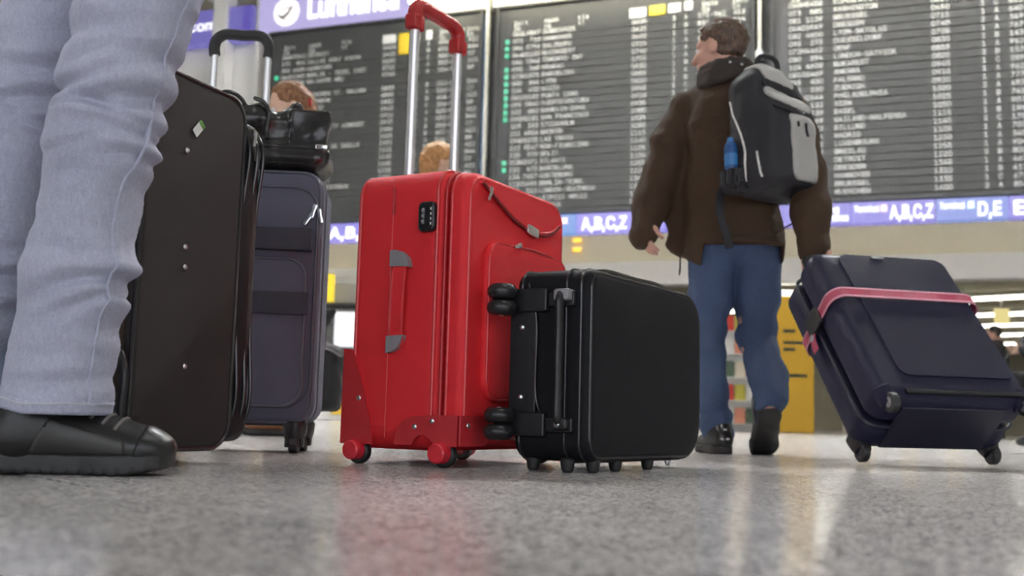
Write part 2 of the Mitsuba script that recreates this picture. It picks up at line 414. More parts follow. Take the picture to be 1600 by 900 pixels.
struct('wall_front', [bx(-16, 22, -9.2, -9, 0, 0.8), bx(-16, 22, -9.2, -9, 4.6, 8.4), bx(-16, -12, -9.2, -9, 0.8, 4.6), bx(12, 22, -9.2, -9, 0.8, 4.6)], 'wall_pale', 'pale wall behind the viewer with a long opening for added light panels')
for k in range(8):                                                   # unseen glowing panels added behind the viewer to brighten the front faces
    x = -12 + 3 * k
    struct(f'window_{k + 1}', [bx(x, x + 0.08, -9.15, -9.0, 0.8, 4.6), bx(x + 2.92, x + 3, -9.15, -9.0, 0.8, 4.6), bx(x + 0.08, x + 2.92, -9.15, -9.0, 0.8, 0.9), bx(x + 0.08, x + 2.92, -9.15, -9.0, 4.5, 4.6)], 'steel', 'steel frame of an added unseen light panel behind the viewer')
    q = trimesh.Trimesh([[x + 0.08, -9.1, 0.9], [x + 2.92, -9.1, 0.9], [x + 2.92, -9.1, 4.5], [x + 0.08, -9.1, 4.5]], [[0, 2, 1], [0, 3, 2]], process=False)
    struct('pane', q, 'paint_white', parent=f'window_{k + 1}', emit=glow((0.90, 0.96, 1.08), FRONT_FILL))
struct('wall_back', bx(-16, 22, 40, 40.2, 0, 8.4), 'plaster_beige', 'beige far wall behind the low ceiling')

BA = math.radians(-20.5)
BU, BN = np.array([math.cos(BA), math.sin(BA), 0]), np.array([-math.sin(BA), math.cos(BA), 0])      # along the boards, and away behind them
def boardM(off=0.0):
    m = frame(-0.33, 16.0, 0, -20.5); m[:3, 3] += BN * off; return m
def inboard(mesh, off=0.0):
    mesh = mesh.copy(); mesh.apply_transform(boardM(off)); return mesh
# the bulkhead above the counters, with its white lower edge, and the low ceiling behind it
struct('wall_bulkhead', inboard(bx(-16, 20, 0, 0.25, 2.98, 8.4), 4.5), 'plaster_beige', 'beige bulkhead wall under and behind the departure boards')
struct('trim_bulkhead', inboard(bx(-16, 20, -0.14, 0.22, 2.56, 3.0, 0.02), 4.5), 'plaster_white', 'pale band along the lower edge of the beige bulkhead')
struct('ceiling_low', inboard(bx(-16, 20, 0.2, 18, 2.66, 2.76), 4.5), 'ceiling_brown', 'low brownish ceiling with strip lamps behind the bulkhead')
struct('wall_board', inboard(bx(-12, -4.45, 0, 0.2, 2.6, 6.27), 0.35), 'plaster_white', 'bright white wall left of the departure boards')

# ceiling lamps of the hall (above the picture) and strip lamps under the low ceiling
for y in (0.5, 9.0):
    for x in ((-6, 2, 10) if y < 1 else (-4.2, 0.6, 5.4)):
        t = Thing('ceiling_lamp', 'long flat ceiling lamp with white diffuser high above the hall', 'ceiling lamp', frame(x, y, 8.3), 'ceiling lamps of the hall')
        t.part('housing', bx(-1.5, 1.5, -0.5, 0.5, -0.02, 0.1, 0.01), 'paint_white')
        q = trimesh.Trimesh([[-1.4, -0.42, -0.03], [-1.4, 0.42, -0.03], [1.4, 0.42, -0.03], [1.4, -0.42, -0.03]], [[0, 1, 2], [0, 2, 3]], process=False)
        t.part('diffuser', q, 'paint_white', smooth=False, emit=glow((1.0, 0.99, 0.975), HALL_LAMP * (0.3 if y < 1 else 4.4)))
ordinal = ['nearest', 'second', 'third', 'fourth', 'farthest']
for i, (x, y) in enumerate([(9.0, 20.1), (10.3, 23.0), (11.35, 25.4), (12.5, 28.0), (13.75, 30.9)]):
    for k in (-2, -1, 0, 1):
        px, py = x + k * 3.35 * 0.743, y - k * 3.35 * 0.669
        if (np.array([px, py, 0]) - boardM(4.75)[:3, 3]) @ BN < 1.6: continue
        t = Thing('strip_lamp', f'white strip lamp under the low ceiling right of the navy suitcase, {ordinal[i]} row', 'strip lamp', frame(px, py, 2.585, -42), f'strip lamps of the {ordinal[i]} row')
        t.part('housing', bx(-1.6, 1.6, -0.10, 0.10, 0.0, 0.06, 0.005), 'paint_white')
        t.part('tube', bx(-1.55, 1.55, -0.07, 0.07, -0.055, -0.005, 0.02), 'paint_white', emit=glow((1.0, 0.95, 0.80), LOW_LAMP))

# lamps added out of sight behind the boards to brighten bulkhead and far floor
for k, s in enumerate((-10.0, -6.5, -3.0, 0.5, 4.0, 7.5)):
    t = Thing('wall_washer', 'added hidden fill lamp between the departure boards and the bulkhead', 'strip lamp', boardM(2.0), 'added fill lamps behind the boards')
    t.part('housing', bx(s - 1.5, s + 1.5, -0.12, 0.12, 5.0, 5.08, 0.01), 'paint_white')
    t.part('tube', bx(s - 1.45, s + 1.45, -0.10, 0.10, 4.94, 4.995, 0.02), 'paint_white', emit=glow((1.0, 0.95, 0.84), BULKHEAD_FILL))
# steel trusses in the upper left
for k, (s, z) in enumerate(((-6.9, 7.25), (-6.3, 7.7))):
    ch = [inboard(tube([(s - 2.5, 1.2, z), (s + 3.4, 1.2, z + 0.0)], 0.05, 8)), inboard(tube([(s - 2.5, 1.2, z + 0.5), (s + 3.4, 1.2, z + 0.5)], 0.05, 8))]
    t = Thing('roof_truss', ['lower grey steel roof truss above the blue sign', 'upper grey steel roof truss above the blue sign'][k], 'roof truss')
    t.part('chord', ch[0], 'ceiling_grey'); t.part('chord', ch[1], 'ceiling_grey')
    for j in range(8):
        a = s - 2.4 + j * 0.72
        t.part('web_bar', inboard(tube([(a, 1.2, z if j % 2 else z + 0.5), (a + 0.72, 1.2, z + 0.5 if j % 2 else z)], 0.03, 6)), 'wall_grey')

# columns and posts in front of the board plane
def post(name, s0, s1, y0, y1, z0, z1, m, label, base=None):
    t = Thing(name, label, 'column' if name == 'column' else 'post', boardM(0))
    t.part('shaft', bx(s0, s1, y0, y1, z0, z1, 0.015), m)
    return t
c = post('column', -5.18, -4.90, 0.05, 0.33, 0, 8.4, 'plaster_white', 'white square column behind the black trolley handle')
c.part('base', bx(-5.2, -4.88, 0.03, 0.35, 0, 0.12, 0.01), 'steel')
post('post', -4.36, -4.28, 0.1, 0.2, 2.6, 8.4, 'paint_white', 'thin white post at the left end of the airline sign')
for s, z0, lab in ((-0.155, 3.0, 'cream vertical post between the first and second departure boards'), (3.895, 5.12, 'cream vertical hanger post above the grey and black backpack')):
    p = post('post', s - 0.03, s + 0.03, -0.02, 0.08, z0, 8.4, 'paint_cream', lab)
    p.part('bracket', bx(s - 0.055, s + 0.05, -0.04, 0.10, z0 - 0.0, z0 + 0.12, 0.02), 'paint_white')
    if s < 0: p.part('side_rail', bx(s - 0.056, s - 0.042, 0.0, 0.06, 3.1, 6.2), 'dash_blue')

# ------------------------------------------------------------------ signs
SW = (1.0, 1.0, 1.0)
def text(s, h, depth=0.012, bold=False, width=None):
    """lettering standing in the x,z plane, read from -y, starting at the origin"""
    g = meshkit.text_mesh(s, h, depth, bold); v = g.vertices
    sx = 1.0 if width is None else width / np.ptp(v[:, 0])
    g.vertices = np.column_stack([(v[:, 0] - v[:, 0].min()) * sx, -v[:, 2], v[:, 1]]); return fixed(g)
LILAC, BLUE, SKYB = (0.36, 0.31, 0.95), (0.17, 0.16, 0.72), (0.20, 0.42, 0.92)
def at(g, x, y, z): g = g.copy(); g.apply_translation((x, y, z)); return g
a = Thing('airline_sign', 'backlit lilac airline sign with round crane emblem above the first departure board', 'sign', boardM(0))
a.part('box', bx(-4.22, -1.40, -0.02, 0.22, 6.29, 7.3, 0.01), 'sign_face', emit=glow((0.62, 0.55, 0.95), 0.95 * SIGN))
ring_ = lathe([(0.20, -0.012), (0.235, -0.012), (0.235, 0.012), (0.20, 0.012), (0.20, -0.012)], 40, 'y', (-3.69, -0.04, 6.59))
emb = a.part('emblem', cyl(0.235, 0.02, 'y', (-3.69, -0.03, 6.59)), 'paint_white', emit=glow((1.0, 0.93, 0.92), 1.6 * SIGN))
crane = cat([tube(smooth_path([(-3.84, -0.05, 6.56), (-3.76, -0.05, 6.50), (-3.66, -0.05, 6.55), (-3.59, -0.05, 6.66), (-3.55, -0.05, 6.73)], 14), [0.012, .02, .024, .026, .028, .028, .028, .026, .024, .022, .02, .016, .012, .008], 6),
             tube(smooth_path([(-3.80, -0.05, 6.68), (-3.72, -0.05, 6.64), (-3.62, -0.05, 6.66), (-3.56, -0.05, 6.62)], 10), 0.012, 6),
             tube([(-3.76, -0.05, 6.50), (-3.70, -0.05, 6.44), (-3.62, -0.05, 6.42)], 0.012, 6)])
a.part('crane', crane, 'grey_plastic', parent=emb)
a.letters(at(text('Lufthansa', 0.34, 0.02, True, 1.62), -3.28, -0.025, 6.44), 'paint_white', emit=glow((1.0, 0.96, 0.98), 2.2 * SIGN))
b_ = Thing('airline_sign', 'blue fascia sign with white web address, left of the black trolley handle', 'sign', boardM(0))
b_.part('box', bx(-8.6, -4.45, 0.12, 0.34, 6.27, 6.86, 0.01), 'sign_face', emit=glow((0.20, 0.17, 0.62), 0.85 * SIGN))
b_.letters(at(text('Lufthansa.com', 0.17, 0.012, True, 1.9), -7.05, 0.12, 6.50), 'paint_white', emit=glow((0.9, 0.9, 1.0), 1.3 * SIGN))
b_.part('panel', bx(-4.62, -4.46, 0.09, 0.14, 6.29, 6.84, 0.01), 'sign_face', emit=glow((0.12, 0.08, 0.52), 0.9 * SIGN))

# the backlit strip of terminal signs under the boards
def strip(s0, s1, col, label, bits, power=0.9):
    t = Thing('terminal_sign', label, 'sign', boardM(0))
    t.part('box', bx(s0, s1, -0.10, 0.12, 2.755, 3.035, 0.006), 'sign_face', emit=glow(col, power * SIGN))
    for kind, s, z, h, w, what in bits:
        if kind == 't' and h > 0.15: t.letters(at(text(what, h, 0.01, True, w), s, -0.103, z), 'paint_white', emit=glow((1.0, 1.0, 1.0), 2.0 * SIGN))
        elif kind == 't': t.part('lettering', at(text(what, h, 0.01, True, w), s, -0.103, z), 'paint_white', emit=glow((1.0, 1.0, 1.0), 2.0 * SIGN))
        elif kind == 'i':
            k_ = t.part('icon', bx(s, s + w, -0.112, -0.098, z, z + h, 0.004), 'paint_white', emit=glow(what[0], 1.2 * SIGN))
            t.part('numeral', at(text(what[1], h * 0.7, 0.008, True), s + w * 0.35, -0.114, z + h * 0.15), 'paint_white', parent=k_, emit=glow((1, 1, 1), 1.8 * SIGN))
    return t
T1, T2 = ((0.95, 0.35, 0.45), '1'), ((0.25, 0.75, 0.95), '2')
strip(-4.0, -2.78, BLUE, 'lilac backlit terminal sign just right of the blue grey suitcase, small lettering', [('t', -3.42, 2.90, 0.075, 0.40, 'Terminal'), ('i', -2.90, 2.89, 0.09, 0.09, T1)], 1.1)
strip(-2.77, -1.55, LILAC, 'lilac backlit letter sign left of the red suitcase', [('t', -2.66, 2.80, 0.17, 1.0, 'A,B,C,Z')], 1.0)
strip(-1.54, -0.02, BLUE, 'lilac backlit sign hidden mostly behind the red suitcase', [('t', -1.4, 2.90, 0.085, 0.55, 'Abflug'), ('t', -1.4, 2.79, 0.085, 0.85, 'Departures')])
t = strip(0.0, 1.33, SKYB, 'sky blue backlit terminal sign at the right edge of the red suitcase', [('t', 0.55, 2.90, 0.08, 0.46, 'Terminal'), ('i', 1.12, 2.895, 0.09, 0.09, T1)])
strip(1.34, 2.62, LILAC, 'lilac backlit letter sign left of the brown jacket', [('t', 1.42, 2.80, 0.17, 0.66, 'A,B,C,Z')], 1.0)
strip(2.63, 3.86, BLUE, 'lilac backlit sign behind the brown jacket', [('t', 2.8, 2.90, 0.085, 0.46, 'Terminal'), ('t', 3.4, 2.80, 0.17, 0.3, 'D,E')])
strip(3.87, 5.08, LILAC, 'lilac backlit sign with two lines of small lettering right of the brown sleeve', [('t', 4.60, 2.91, 0.085, 0.34, 'Abflug'), ('t', 4.60, 2.795, 0.085, 0.46, 'Departures')], 0.8)
strip(5.09, 6.12, LILAC, 'lilac backlit terminal sign with a pink numeral box and large letters', [('t', 5.13, 2.90, 0.08, 0.31, 'Terminal'), ('i', 5.46, 2.895, 0.09, 0.075, T1), ('t', 5.57, 2.80, 0.17, 0.52, 'A,B,C,Z')], 0.85)
strip(6.13, 6.97, (0.30, 0.40, 0.95), 'blue backlit terminal sign with a pale blue numeral box', [('t', 6.17, 2.90, 0.08, 0.30, 'Terminal'), ('i', 6.50, 2.895, 0.09, 0.075, T2), ('t', 6.62, 2.80, 0.17, 0.27, 'D,E')], 0.85)
strip(6.98, 8.2, LILAC, 'lilac backlit sign cut by the right picture edge', [('t', 7.03, 2.80, 0.17, 0.6, 'Bus')], 0.85)
for z, lab in ((3.44, 'upper'), (3.26, 'lower')):
    single('warning_light', bx(-0.13, 0.03, -0.08, 0.0, z - 0.032, z + 0.032, 0.02), 'paint_yellow', f'{lab} of two small amber lights on the beige bulkhead by the red suitcase', 'light', boardM(4.5), emit=glow((1.0, 0.50, 0.06), 1.4))

# ------------------------------------------------------------------ departure boards
GLY = {}
def glyph(ch):
    if ch not in GLY:
        g = meshkit.text_mesh(ch, 0.068, 0.004, True); v = g.vertices; w = np.ptp(v[:, 0])
        cx = (v[:, 0].max() + v[:, 0].min()) / 2; k = min(1.0, 0.051 / w) if w > 0.051 else 1.0
        v = np.column_stack([(v[:, 0] - cx) * k, -v[:, 2], v[:, 1]]); GLY[ch] = (v, np.array(fixed(tm(v, g.faces)).faces))
    return GLY[ch]
PITCH_C, PITCH_R, Z_LAST = 0.057, 0.109, 3.203
def letters(items):
    """items: (s, z, string) -> one mesh of monospaced letters"""
    V, F, n = [], [], 0
    for s, z, st in items:
        for k, ch in enumerate(st):
            if ch == ' ': continue
            v, f = glyph(ch); V.append(v + [s + (k + 0.5) * PITCH_C, 0, z - 0.034]); F.append(f + n); n += len(v)
    return tm(np.vstack(V), np.vstack(F)) if V else None
R2 = ['DUBROVNIK', 'HANNOVER', 'SALZBURG', 'BUCHAREST', 'TORONTO INT', 'KRAKAU', 'BARCELONA', 'LYON', 'NIZZA', 'PUNTA CANA', 'FUERTEVENTURA', 'BAHRAIN-DOHA', 'SAN FRANCISCO', 'STOCKHOLM', 'MADRID',
      'LAS VEGAS', 'ROM-FIUMICINO', 'SPLIT', 'ATLANTA', 'BARCELONA', 'GOETEBORG', 'BERLIN-TEGEL', 'LONDON-HEATHROW', 'LEIPZIG HALLE', 'GENOVA']
R1 = ['DETROIT', 'DALLAS FORT WORTH', 'HANNOVER', 'BERLIN - TEGEL EAST', 'SALVADOR ABU', '', 'MUENCHEN ST. GALLEN', 'LISSABON', 'MADRID', 'MAILAND', 'HAMBURG', 'LONDON CITY AIRPORT', 'BREMEN', 'WIEN', 'PARIS CH DE GAULLE', 'BUDAPEST', 'OSLO',
      'PRAG', 'HAMBURG', 'STUTTGART', 'LONDON-HEATHROW', '', 'NUERNBERG', 'TURIN', '']
R3 = ['KOPENHAGEN-KAST', 'WASHINGTON', 'BRUESSEL', 'DRESDEN', 'LYON-SATOLAS', 'DUESSELDORF', 'GENF', 'LONDON-GATWICK', 'BUKAREST', 'ANKARA', 'PALERMO', 'ZUERICH', 'PHILADELPHIA', 'WIEN', 'BASEL', 'MAILAND-MALPENSA',
      'BILLUND', 'MADRID', 'LUXEMBOURG', 'BRESLAU', 'DETROIT', 'DRESDEN', 'HANNOVER', 'BRUESSEL', 'MUENCHEN']
AIR = ['LH', 'UA', 'AC', 'OS', 'LX', 'SK']
def board(s0, s1, rows, label, lamps, cols, yellow, via=()):
    t = Thing('departure_board', label, 'departure board', boardM(0))
    t.part('panel', bx(s0, s1, 0.0, 0.22, 3.06, 6.27, 0.01), 'board_dark')
    for x0, x1, z0, z1 in ((s0, s0 + 0.05, 3.06, 6.27), (s1 - 0.05, s1, 3.06, 6.27), (s0 + 0.05, s1 - 0.05, 3.06, 3.10), (s0 + 0.05, s1 - 0.05, 6.23, 6.27)):
        t.part('frame', bx(x0, x1, -0.05, 0.0, z0, z1, 0.006), 'board_dark')
    strip_ = t.part('lamp_strip', bx(s0 + 0.13, s0 + 0.225, -0.012, 0.0, 3.15, 5.80), 'paint_dark')
    n = len(rows)
    for r in range(n):
        z = Z_LAST + PITCH_R * (n - 1 - r)
        row = t.part('flap_row', bx(s0 + 0.25, s1 - 0.06, -0.014, 0.0, z - 0.050, z + 0.050, 0.003), 'flap', smooth=False)
        items = []
        if rows[r]:
            dest = rows[r]
            for c_, fmt in cols:
                if fmt == 'time': tx = f'{6 + (r * 7 + int(s0 * 3)) % 3 + r // 4:02d}{(r * 35) % 60 // 5 * 5:02d}'[-4:]; tx = tx[:2] + tx[3:4] if False else tx[:3]
                elif fmt == 'flight': tx = (AIR[(r * 5) % 6] if r % 3 == 0 else '') + str(int(rng.integers(100, 999 if r % 2 else 7999)))[:4]; tx = tx.rjust(5)[-5:]
                elif fmt == 'dest': tx = dest
                elif fmt == 'est': tx = f'{6 + r // 3:02d}{(r * 25) % 60:02d}'
                elif fmt == 'term': tx = '1' if r % 4 else '2'
                elif fmt == 'hall': tx = 'ABCAAAB'[r % 7]
                elif fmt == 'gate': tx = f'{int(rng.integers(100, 990))}-{int(rng.integers(100, 990))}'
                elif fmt == 'note': tx = ['A12', 'B44', 'C7', 'A23', 'B9'][r % 5]
                elif fmt == 'num': tx = f'{int(rng.integers(100, 999))}'
                items.append((c_, z, tx))
        g = letters(items)
        if g is not None: g.apply_translation((0, -0.0145, 0)); t.part('lettering', g, 'flap_white', smooth=False, parent=row)
        if r in lamps:
            t.part('green_lamp', cyl(0.036, 0.018, 'y', (s0 + 0.178, -0.018, z), n=16), 'sign_face', parent=strip_, emit=glow((0.03, 0.80, 0.36), 1.0))
    # header: small lettering and the white and yellow cells
    zt = Z_LAST + PITCH_R * n
    hd = letters([(c_, zt + 0.06, w) for c_, w in via] + [(c_, zt - 0.02, w[:2]) for c_, w in via])
    if hd is not None: t.part('header_lettering', at(hd, 0, -0.006, 0), 'flap_white', smooth=False)
    for (y0, y1, z0, z1, m) in yellow:
        t.part('header_cell', bx(y0, y1, -0.022, -0.0, z0, z1, 0.004), m)
    return t
def cols(s0): return [(s0 + 0.26, 'time'), (s0 + 0.42, 'flight'), (s0 + 0.735, 'dest'), (s0 + 2.09, 'est'), (s0 + 2.68, 'term'), (s0 + 2.85, 'hall'), (s0 + 3.04, 'gate'), (s0 + 3.54, 'note')]
S1, S2, S3 = -4.0, 0.0, 4.05
ZT = Z_LAST + PITCH_R * 25
board(S1, S1 + 3.78, R1, 'dark departure board with white rows on the left, behind the red trolley handle', (3,), cols(S1), [(S1 + 2.08, S1 + 2.31, ZT - 0.05, ZT + 0.10, 'flap_white'), (S1 + 2.36, S1 + 2.60, ZT - 0.25, ZT + 0.10, 'flap_yellow'), (S1 + 2.64, S1 + 2.72, ZT - 0.05, ZT + 0.1, 'flap_white'), (S1 + 2.83, S1 + 2.93, ZT - 0.05, ZT + 0.1, 'flap_white')],
      [(S1 + 0.28, 'Zeit'), (S1 + 0.75, 'nach'), (S1 + 1.35, 'via'), (S1 + 3.05, 'Schalter'), (S1 + 3.5, 'Info')])
board(S2, S2 + 3.84, R2, 'dark departure board in the middle, column of green lamps at its left, behind the man', (1, 2, 3, 5, 6, 7, 8, 9, 10, 11, 12, 18, 19), cols(S2), [(2.05, 2.30, ZT - 0.05, ZT + 0.10, 'flap_white'), (2.34, 2.58, ZT - 0.04, ZT + 0.11, 'flap_yellow'), (2.62, 2.80, ZT - 0.03, ZT + 0.11, 'flap_white'), (2.85, 2.97, ZT - 0.02, ZT + 0.12, 'flap_white')],
      [(0.27, 'Zeit'), (0.75, 'nach'), (1.27, 'via'), (3.1, 'Gate'), (3.52, 'Info')])
board(S3, S3 + 4.1, R3, 'dark departure board on the right, cut by the picture edge, right of the backpack', (), [(S3 + 0.24, 'time'), (S3 + 0.41, 'flight'), (S3 + 0.83, 'dest'), (S3 + 2.06, 'est'), (S3 + 2.66, 'term'), (S3 + 2.82, 'hall'), (S3 + 2.99, 'gate'), (S3 + 3.5, 'num')], [], [(S3 + 0.28, 'Zeit'), (S3 + 0.83, 'nach')])
for s0, s1, lab in ((S1 + 3.785, S2 - 0.005, 'narrow dark panel closing the gap between the left and middle departure boards'), (S2 + 3.845, S3 - 0.005, 'narrow dark panel closing the gap between the middle and right departure boards')):
    single('mullion_panel', bx(s0, s1, 0.14, 0.2, 3.04, 6.27), 'board_dark', lab, 'panel', boardM(0))
# tubes that wash the boards from above
for s0, s1, lab in ((S1 + 2.65, -0.25, 'bright tube lamp along the top edge of the left departure board'), (S2 + 0.0, S2 + 3.8, 'bright tube lamp along the top edge of the middle departure board'), (S3, S3 + 4.0, 'bright tube lamp along the top edge of the right departure board')):
    t = Thing('tube_lamp', lab, 'lamp', boardM(0))
    t.part('housing', bx(s0, s1, -0.40, -0.20, 6.44, 6.50, 0.01), 'paint_white')
    t.part('tube', bx(s0 + 0.02, s1 - 0.02, -0.38, -0.26, 6.35, 6.43, 0.03), 'paint_white', emit=glow((1.0, 0.93, 0.66), TUBE))
    for sx in (s0 + 0.3, s1 - 0.3): t.part('arm', bx(sx - 0.015, sx + 0.015, -0.25, 0.018, 6.45, 6.48), 'steel')
for s0, s1, lab in ((S1 + 2.62, -0.2, 'left'), (S2 - 0.1, S2 + 3.86, 'middle'), (S3 - 0.02, S3 + 4.1, 'right')):
    single('header_panel', bx(s0, s1, 0.02, 0.2, 6.28, 7.4, 0.01), 'plaster_white', f'cream panel above the {lab} departure board', 'panel', boardM(0))

# ------------------------------------------------------------------ counters and kiosks at the far side
def counter(x, y, i, where):
    t = Thing('check_in_counter', where, 'counter', frame(x, y))
    t.part('body', bx(-0.62, 0.62, 0.0, 0.7, 0, 0.82, 0.01), 'plaster_white')
    t.part('yellow_panel', bx(-0.30, 0.30, -0.03, 0.0, 0.10, 0.76, 0.008), 'paint_yellow')
    t.part('counter_top', bx(-0.68, 0.68, -0.08, 0.75, 0.82, 0.89, 0.012), 'paint_dark')
    m = Thing('monitor', 'white lit monitor above the counter ' + where.split(' counter ')[-1], 'monitor', frame(x, y))
    m.part('housing', bx(-0.42, 0.42, 0.45, 0.55, 1.25, 1.95, 0.015), 'grey_plastic')
    m.part('screen', bx(-0.38, 0.38, 0.435, 0.452, 1.29, 1.91), 'paint_white', emit=glow([(1.0, 0.93, 0.72), (0.85, 0.90, 0.95)][i % 2], 0.8))
    m.part('stand', bx(-0.05, 0.05, 0.48, 0.53, 0.88, 1.26, 0.005), 'steel')
CX = [(-7.05, 'white and yellow check-in counter far behind the leg'), (-5.55, 'white and yellow check-in counter far behind the brown suitcase'), (-4.12, 'white and yellow check-in counter far behind the blue grey suitcase'), (-2.75, 'white and yellow check-in counter seen left of the red suitcase'),
      (-1.2, 'white and yellow check-in counter far behind the red suitcase'), (0.6, 'white and yellow check-in counter far behind the small black case'), (2.1, 'white and yellow check-in counter left of the man in the brown jacket')]
for i, (x, lab) in enumerate(CX): counter(x, 19.0 if x < 4 else 18.4, i, lab)
for x, lab in ((6.0, 'white ticket machine with a yellow panel, left of three behind the navy suitcase'), (6.75, 'white ticket machine with a yellow panel, middle of three behind the navy suitcase'), (7.5, 'white ticket machine with a yellow panel, right of three behind the navy suitcase')):
    t = Thing('ticket_machine', lab, 'ticket machine', frame(x, 18.6))
    t.part('body', bx(-0.27, 0.27, 0.0, 0.4, 0.0, 1.45, 0.02), 'plaster_white'); t.part('yellow_panel', bx(-0.15, 0.15, -0.02, 0.0, 0.1, 0.85, 0.006), 'paint_yellow')
    t.part('screen', bx(-0.19, 0.19, -0.015, 0.0, 0.98, 1.32, 0.004), 'sign_face', emit=glow((0.7, 0.8, 0.95), 0.6))
struct('wall_counter', bx(-9, 3.2, 20.2, 20.35, 0, 2.5), 'wall_grey', 'grey partition wall behind the check-in counters')
struct('wall_shelf', bx(-9, 3.2, 19.85, 20.2, 2.05, 2.11), 'paint_dark', 'dark shelf along the grey partition wall')
for x, lab in ((-3.34, 'small yellow sign box above the counter left of the red suitcase'), (-6.0, 'small yellow sign box behind the brown suitcase')):
    single('sign_box', bx(x - 0.11, x + 0.11, 19.7, 19.9, 2.12, 2.62, 0.01), 'paint_yellow', lab, 'sign', emit=glow((1.0, 0.80, 0.05), 0.7))
t = Thing('hanging_sign', 'small green and white hanging sign at the right edge of the navy suitcase', 'sign', frame(8.12, 19.6))
t.part('box', bx(-0.15, 0.15, 0, 0.08, 2.24, 2.44, 0.01), 'sign_face', emit=glow((0.85, 0.95, 0.80), 0.9)); t.part('top_band', bx(-0.15, 0.15, -0.006, 0.08, 2.44, 2.52, 0.008), 'sign_face', emit=glow((0.25, 0.62, 0.36), 0.8)); t.part('rod', bx(-0.01, 0.01, 0.03, 0.05, 2.52, 2.66), 'steel')
t = Thing('hanging_sign', 'small yellow hanging sign above the distant man with the dark hair', 'sign', frame(8.95, 19.9))
t.part('box', bx(-0.13, 0.13, 0, 0.08, 2.06, 2.34, 0.01), 'sign_face', emit=glow((0.85, 0.72, 0.28), 0.9)); t.part('rod', bx(-0.01, 0.01, 0.03, 0.05, 2.34, 2.66), 'steel')
t = Thing('info_pylon', 'tall yellow pylon with white lit top between the man and the navy suitcase', 'pylon', frame(4.95, 19.0))
t.part('body', bx(-0.31, 0.31, 0, 0.3, 0.0, 2.36, 0.02), 'paint_yellow')
t.part('lamp_head', bx(-0.33, 0.33, -0.03, 0.33, 2.36, 2.46, 0.02), 'paint_white', emit=glow((1.0, 0.97, 0.9), 2.2))
for k, z in enumerate((1.72, 1.52, 1.40, 0.95)):
    t.part('print_line', bx(-0.22, -0.02 + 0.2 * (k % 2), -0.006, 0.0, z, z + 0.05), 'board_dark', smooth=False)
t = Thing('magazine_stand', 'stand of white, green and red magazines seen between the legs of the walking man', 'stand', frame(4.0, 19.0))
t.part('back_panel', bx(-0.32, 0.32, 0.22, 0.26, 0, 2.0, 0.01), 'paint_white')
for k in range(5): t.part('shelf', bx(-0.32, 0.32, 0.0, 0.22, 0.1 + 0.4 * k, 0.13 + 0.4 * k, 0.004), 'plaster_white')
hues = [srgb(240, 238, 230), srgb(196, 186, 70), srgb(200, 60, 45), srgb(235, 225, 200), srgb(70, 90, 70), srgb(225, 150, 120)]
for k, c_ in enumerate(hues): mat(f'cover_{k}', c_, 0.5)
names = ['white', 'yellow green', 'red', 'cream', 'dark green', 'salmon']
rows_ = ['bottom', 'second', 'third', 'fourth', 'top']
for k in range(5):
    for j in range(3):
        w = (k * 2 + j * 5) % 6
        single('magazine', bx(-0.29 + j * 0.2, -0.11 + j * 0.2, 0.10, 0.125, 0.13 + 0.4 * k, 0.40 + 0.4 * k), f'cover_{w}', f'{names[w]} magazine on the {rows_[k]} shelf of the stand, {["left", "middle", "right"][j]} of three', 'magazine', frame(4.0, 19.0), 'magazines on the stand', smooth=False)
# ------------------------------------------------------------------ luggage
def sideways(g):
    """a mesh made for the front (-y) turned so that its front looks to -x and its right runs to -y"""
    g = g.copy(); v = g.vertices.copy(); g.vertices = np.column_stack([v[:, 1], -v[:, 0], v[:, 2]]); return g
def ring_at(w, h, R, y, c, r, n=8, m=8, flat=1.0):
    """piping: a thin tube along a rounded rectangle in x,z at depth y, centre c"""
    o = rrect(w, h, R, n); k = []
    for a, b in zip(o, np.roll(o, -1, 0)):
        L = np.linalg.norm(b - a); s = max(1, int(L / 0.03))
        k += [a + (b - a) * i / s for i in range(s)]
    k = np.array(k); P = np.column_stack([k[:, 0] + c[0], np.full(len(k), y), k[:, 1] + c[1]])
    return tube(P, r, m, True, flat)
def rivet(p, axis, r=0.006):
    g = lathe([(r, 0), (r, 0.0015), (r * 0.75, 0.0032), (r * 0.3, 0.004)], 14, 'z')
    v = g.vertices
    g.vertices = {'-x': np.column_stack([-v[:, 2], v[:, 1], v[:, 0]]), '-y': np.column_stack([v[:, 0], -v[:, 2], v[:, 1]]), 'z': v}[axis] + np.asarray(p)
    return fixed(g)
def wheel(t, p, r, w, axis, hubm='red_plastic', side=-1, hub=True):
    tyre = lathe([(r * 0.55, -w / 2), (r * 0.88, -w / 2), (r, -w / 2 + r * 0.14), (r, w / 2 - r * 0.14), (r * 0.88, w / 2), (r * 0.55, w / 2), (r * 0.55, -w / 2)], 32, axis, p)
    k = t.part('wheel', tyre, 'rubber')
    if hub: t.part('hub', lathe([(r * 0.1, -w * 0.56), (r * 0.5, -w * 0.56), (r * 0.56, -w * 0.45), (r * 0.56, w * 0.45), (r * 0.5, w * 0.56), (r * 0.1, w * 0.56)], 24, axis, p), hubm, parent=k)
    return k
def pull(t, p, m='steel', tilt=0.0, L=0.035, parent=None, front='-y'):
    """zip slider with its tab"""
    s = bx(-0.006, 0.006, -0.006, 0.0, -0.007, 0.007, 0.002); tab = slab(0.009, L, 0.003, 0.004, 0.0012, 3, 2, at=(0, -0.006, -L / 2))
    g = cat([s, tab]); g.apply_transform(trimesh.transformations.rotation_matrix(tilt, (0, 1, 0)))
    if front == '-x': g = sideways(g)
    g.apply_translation(p); return t.part('zip_pull', g, m, parent=parent)

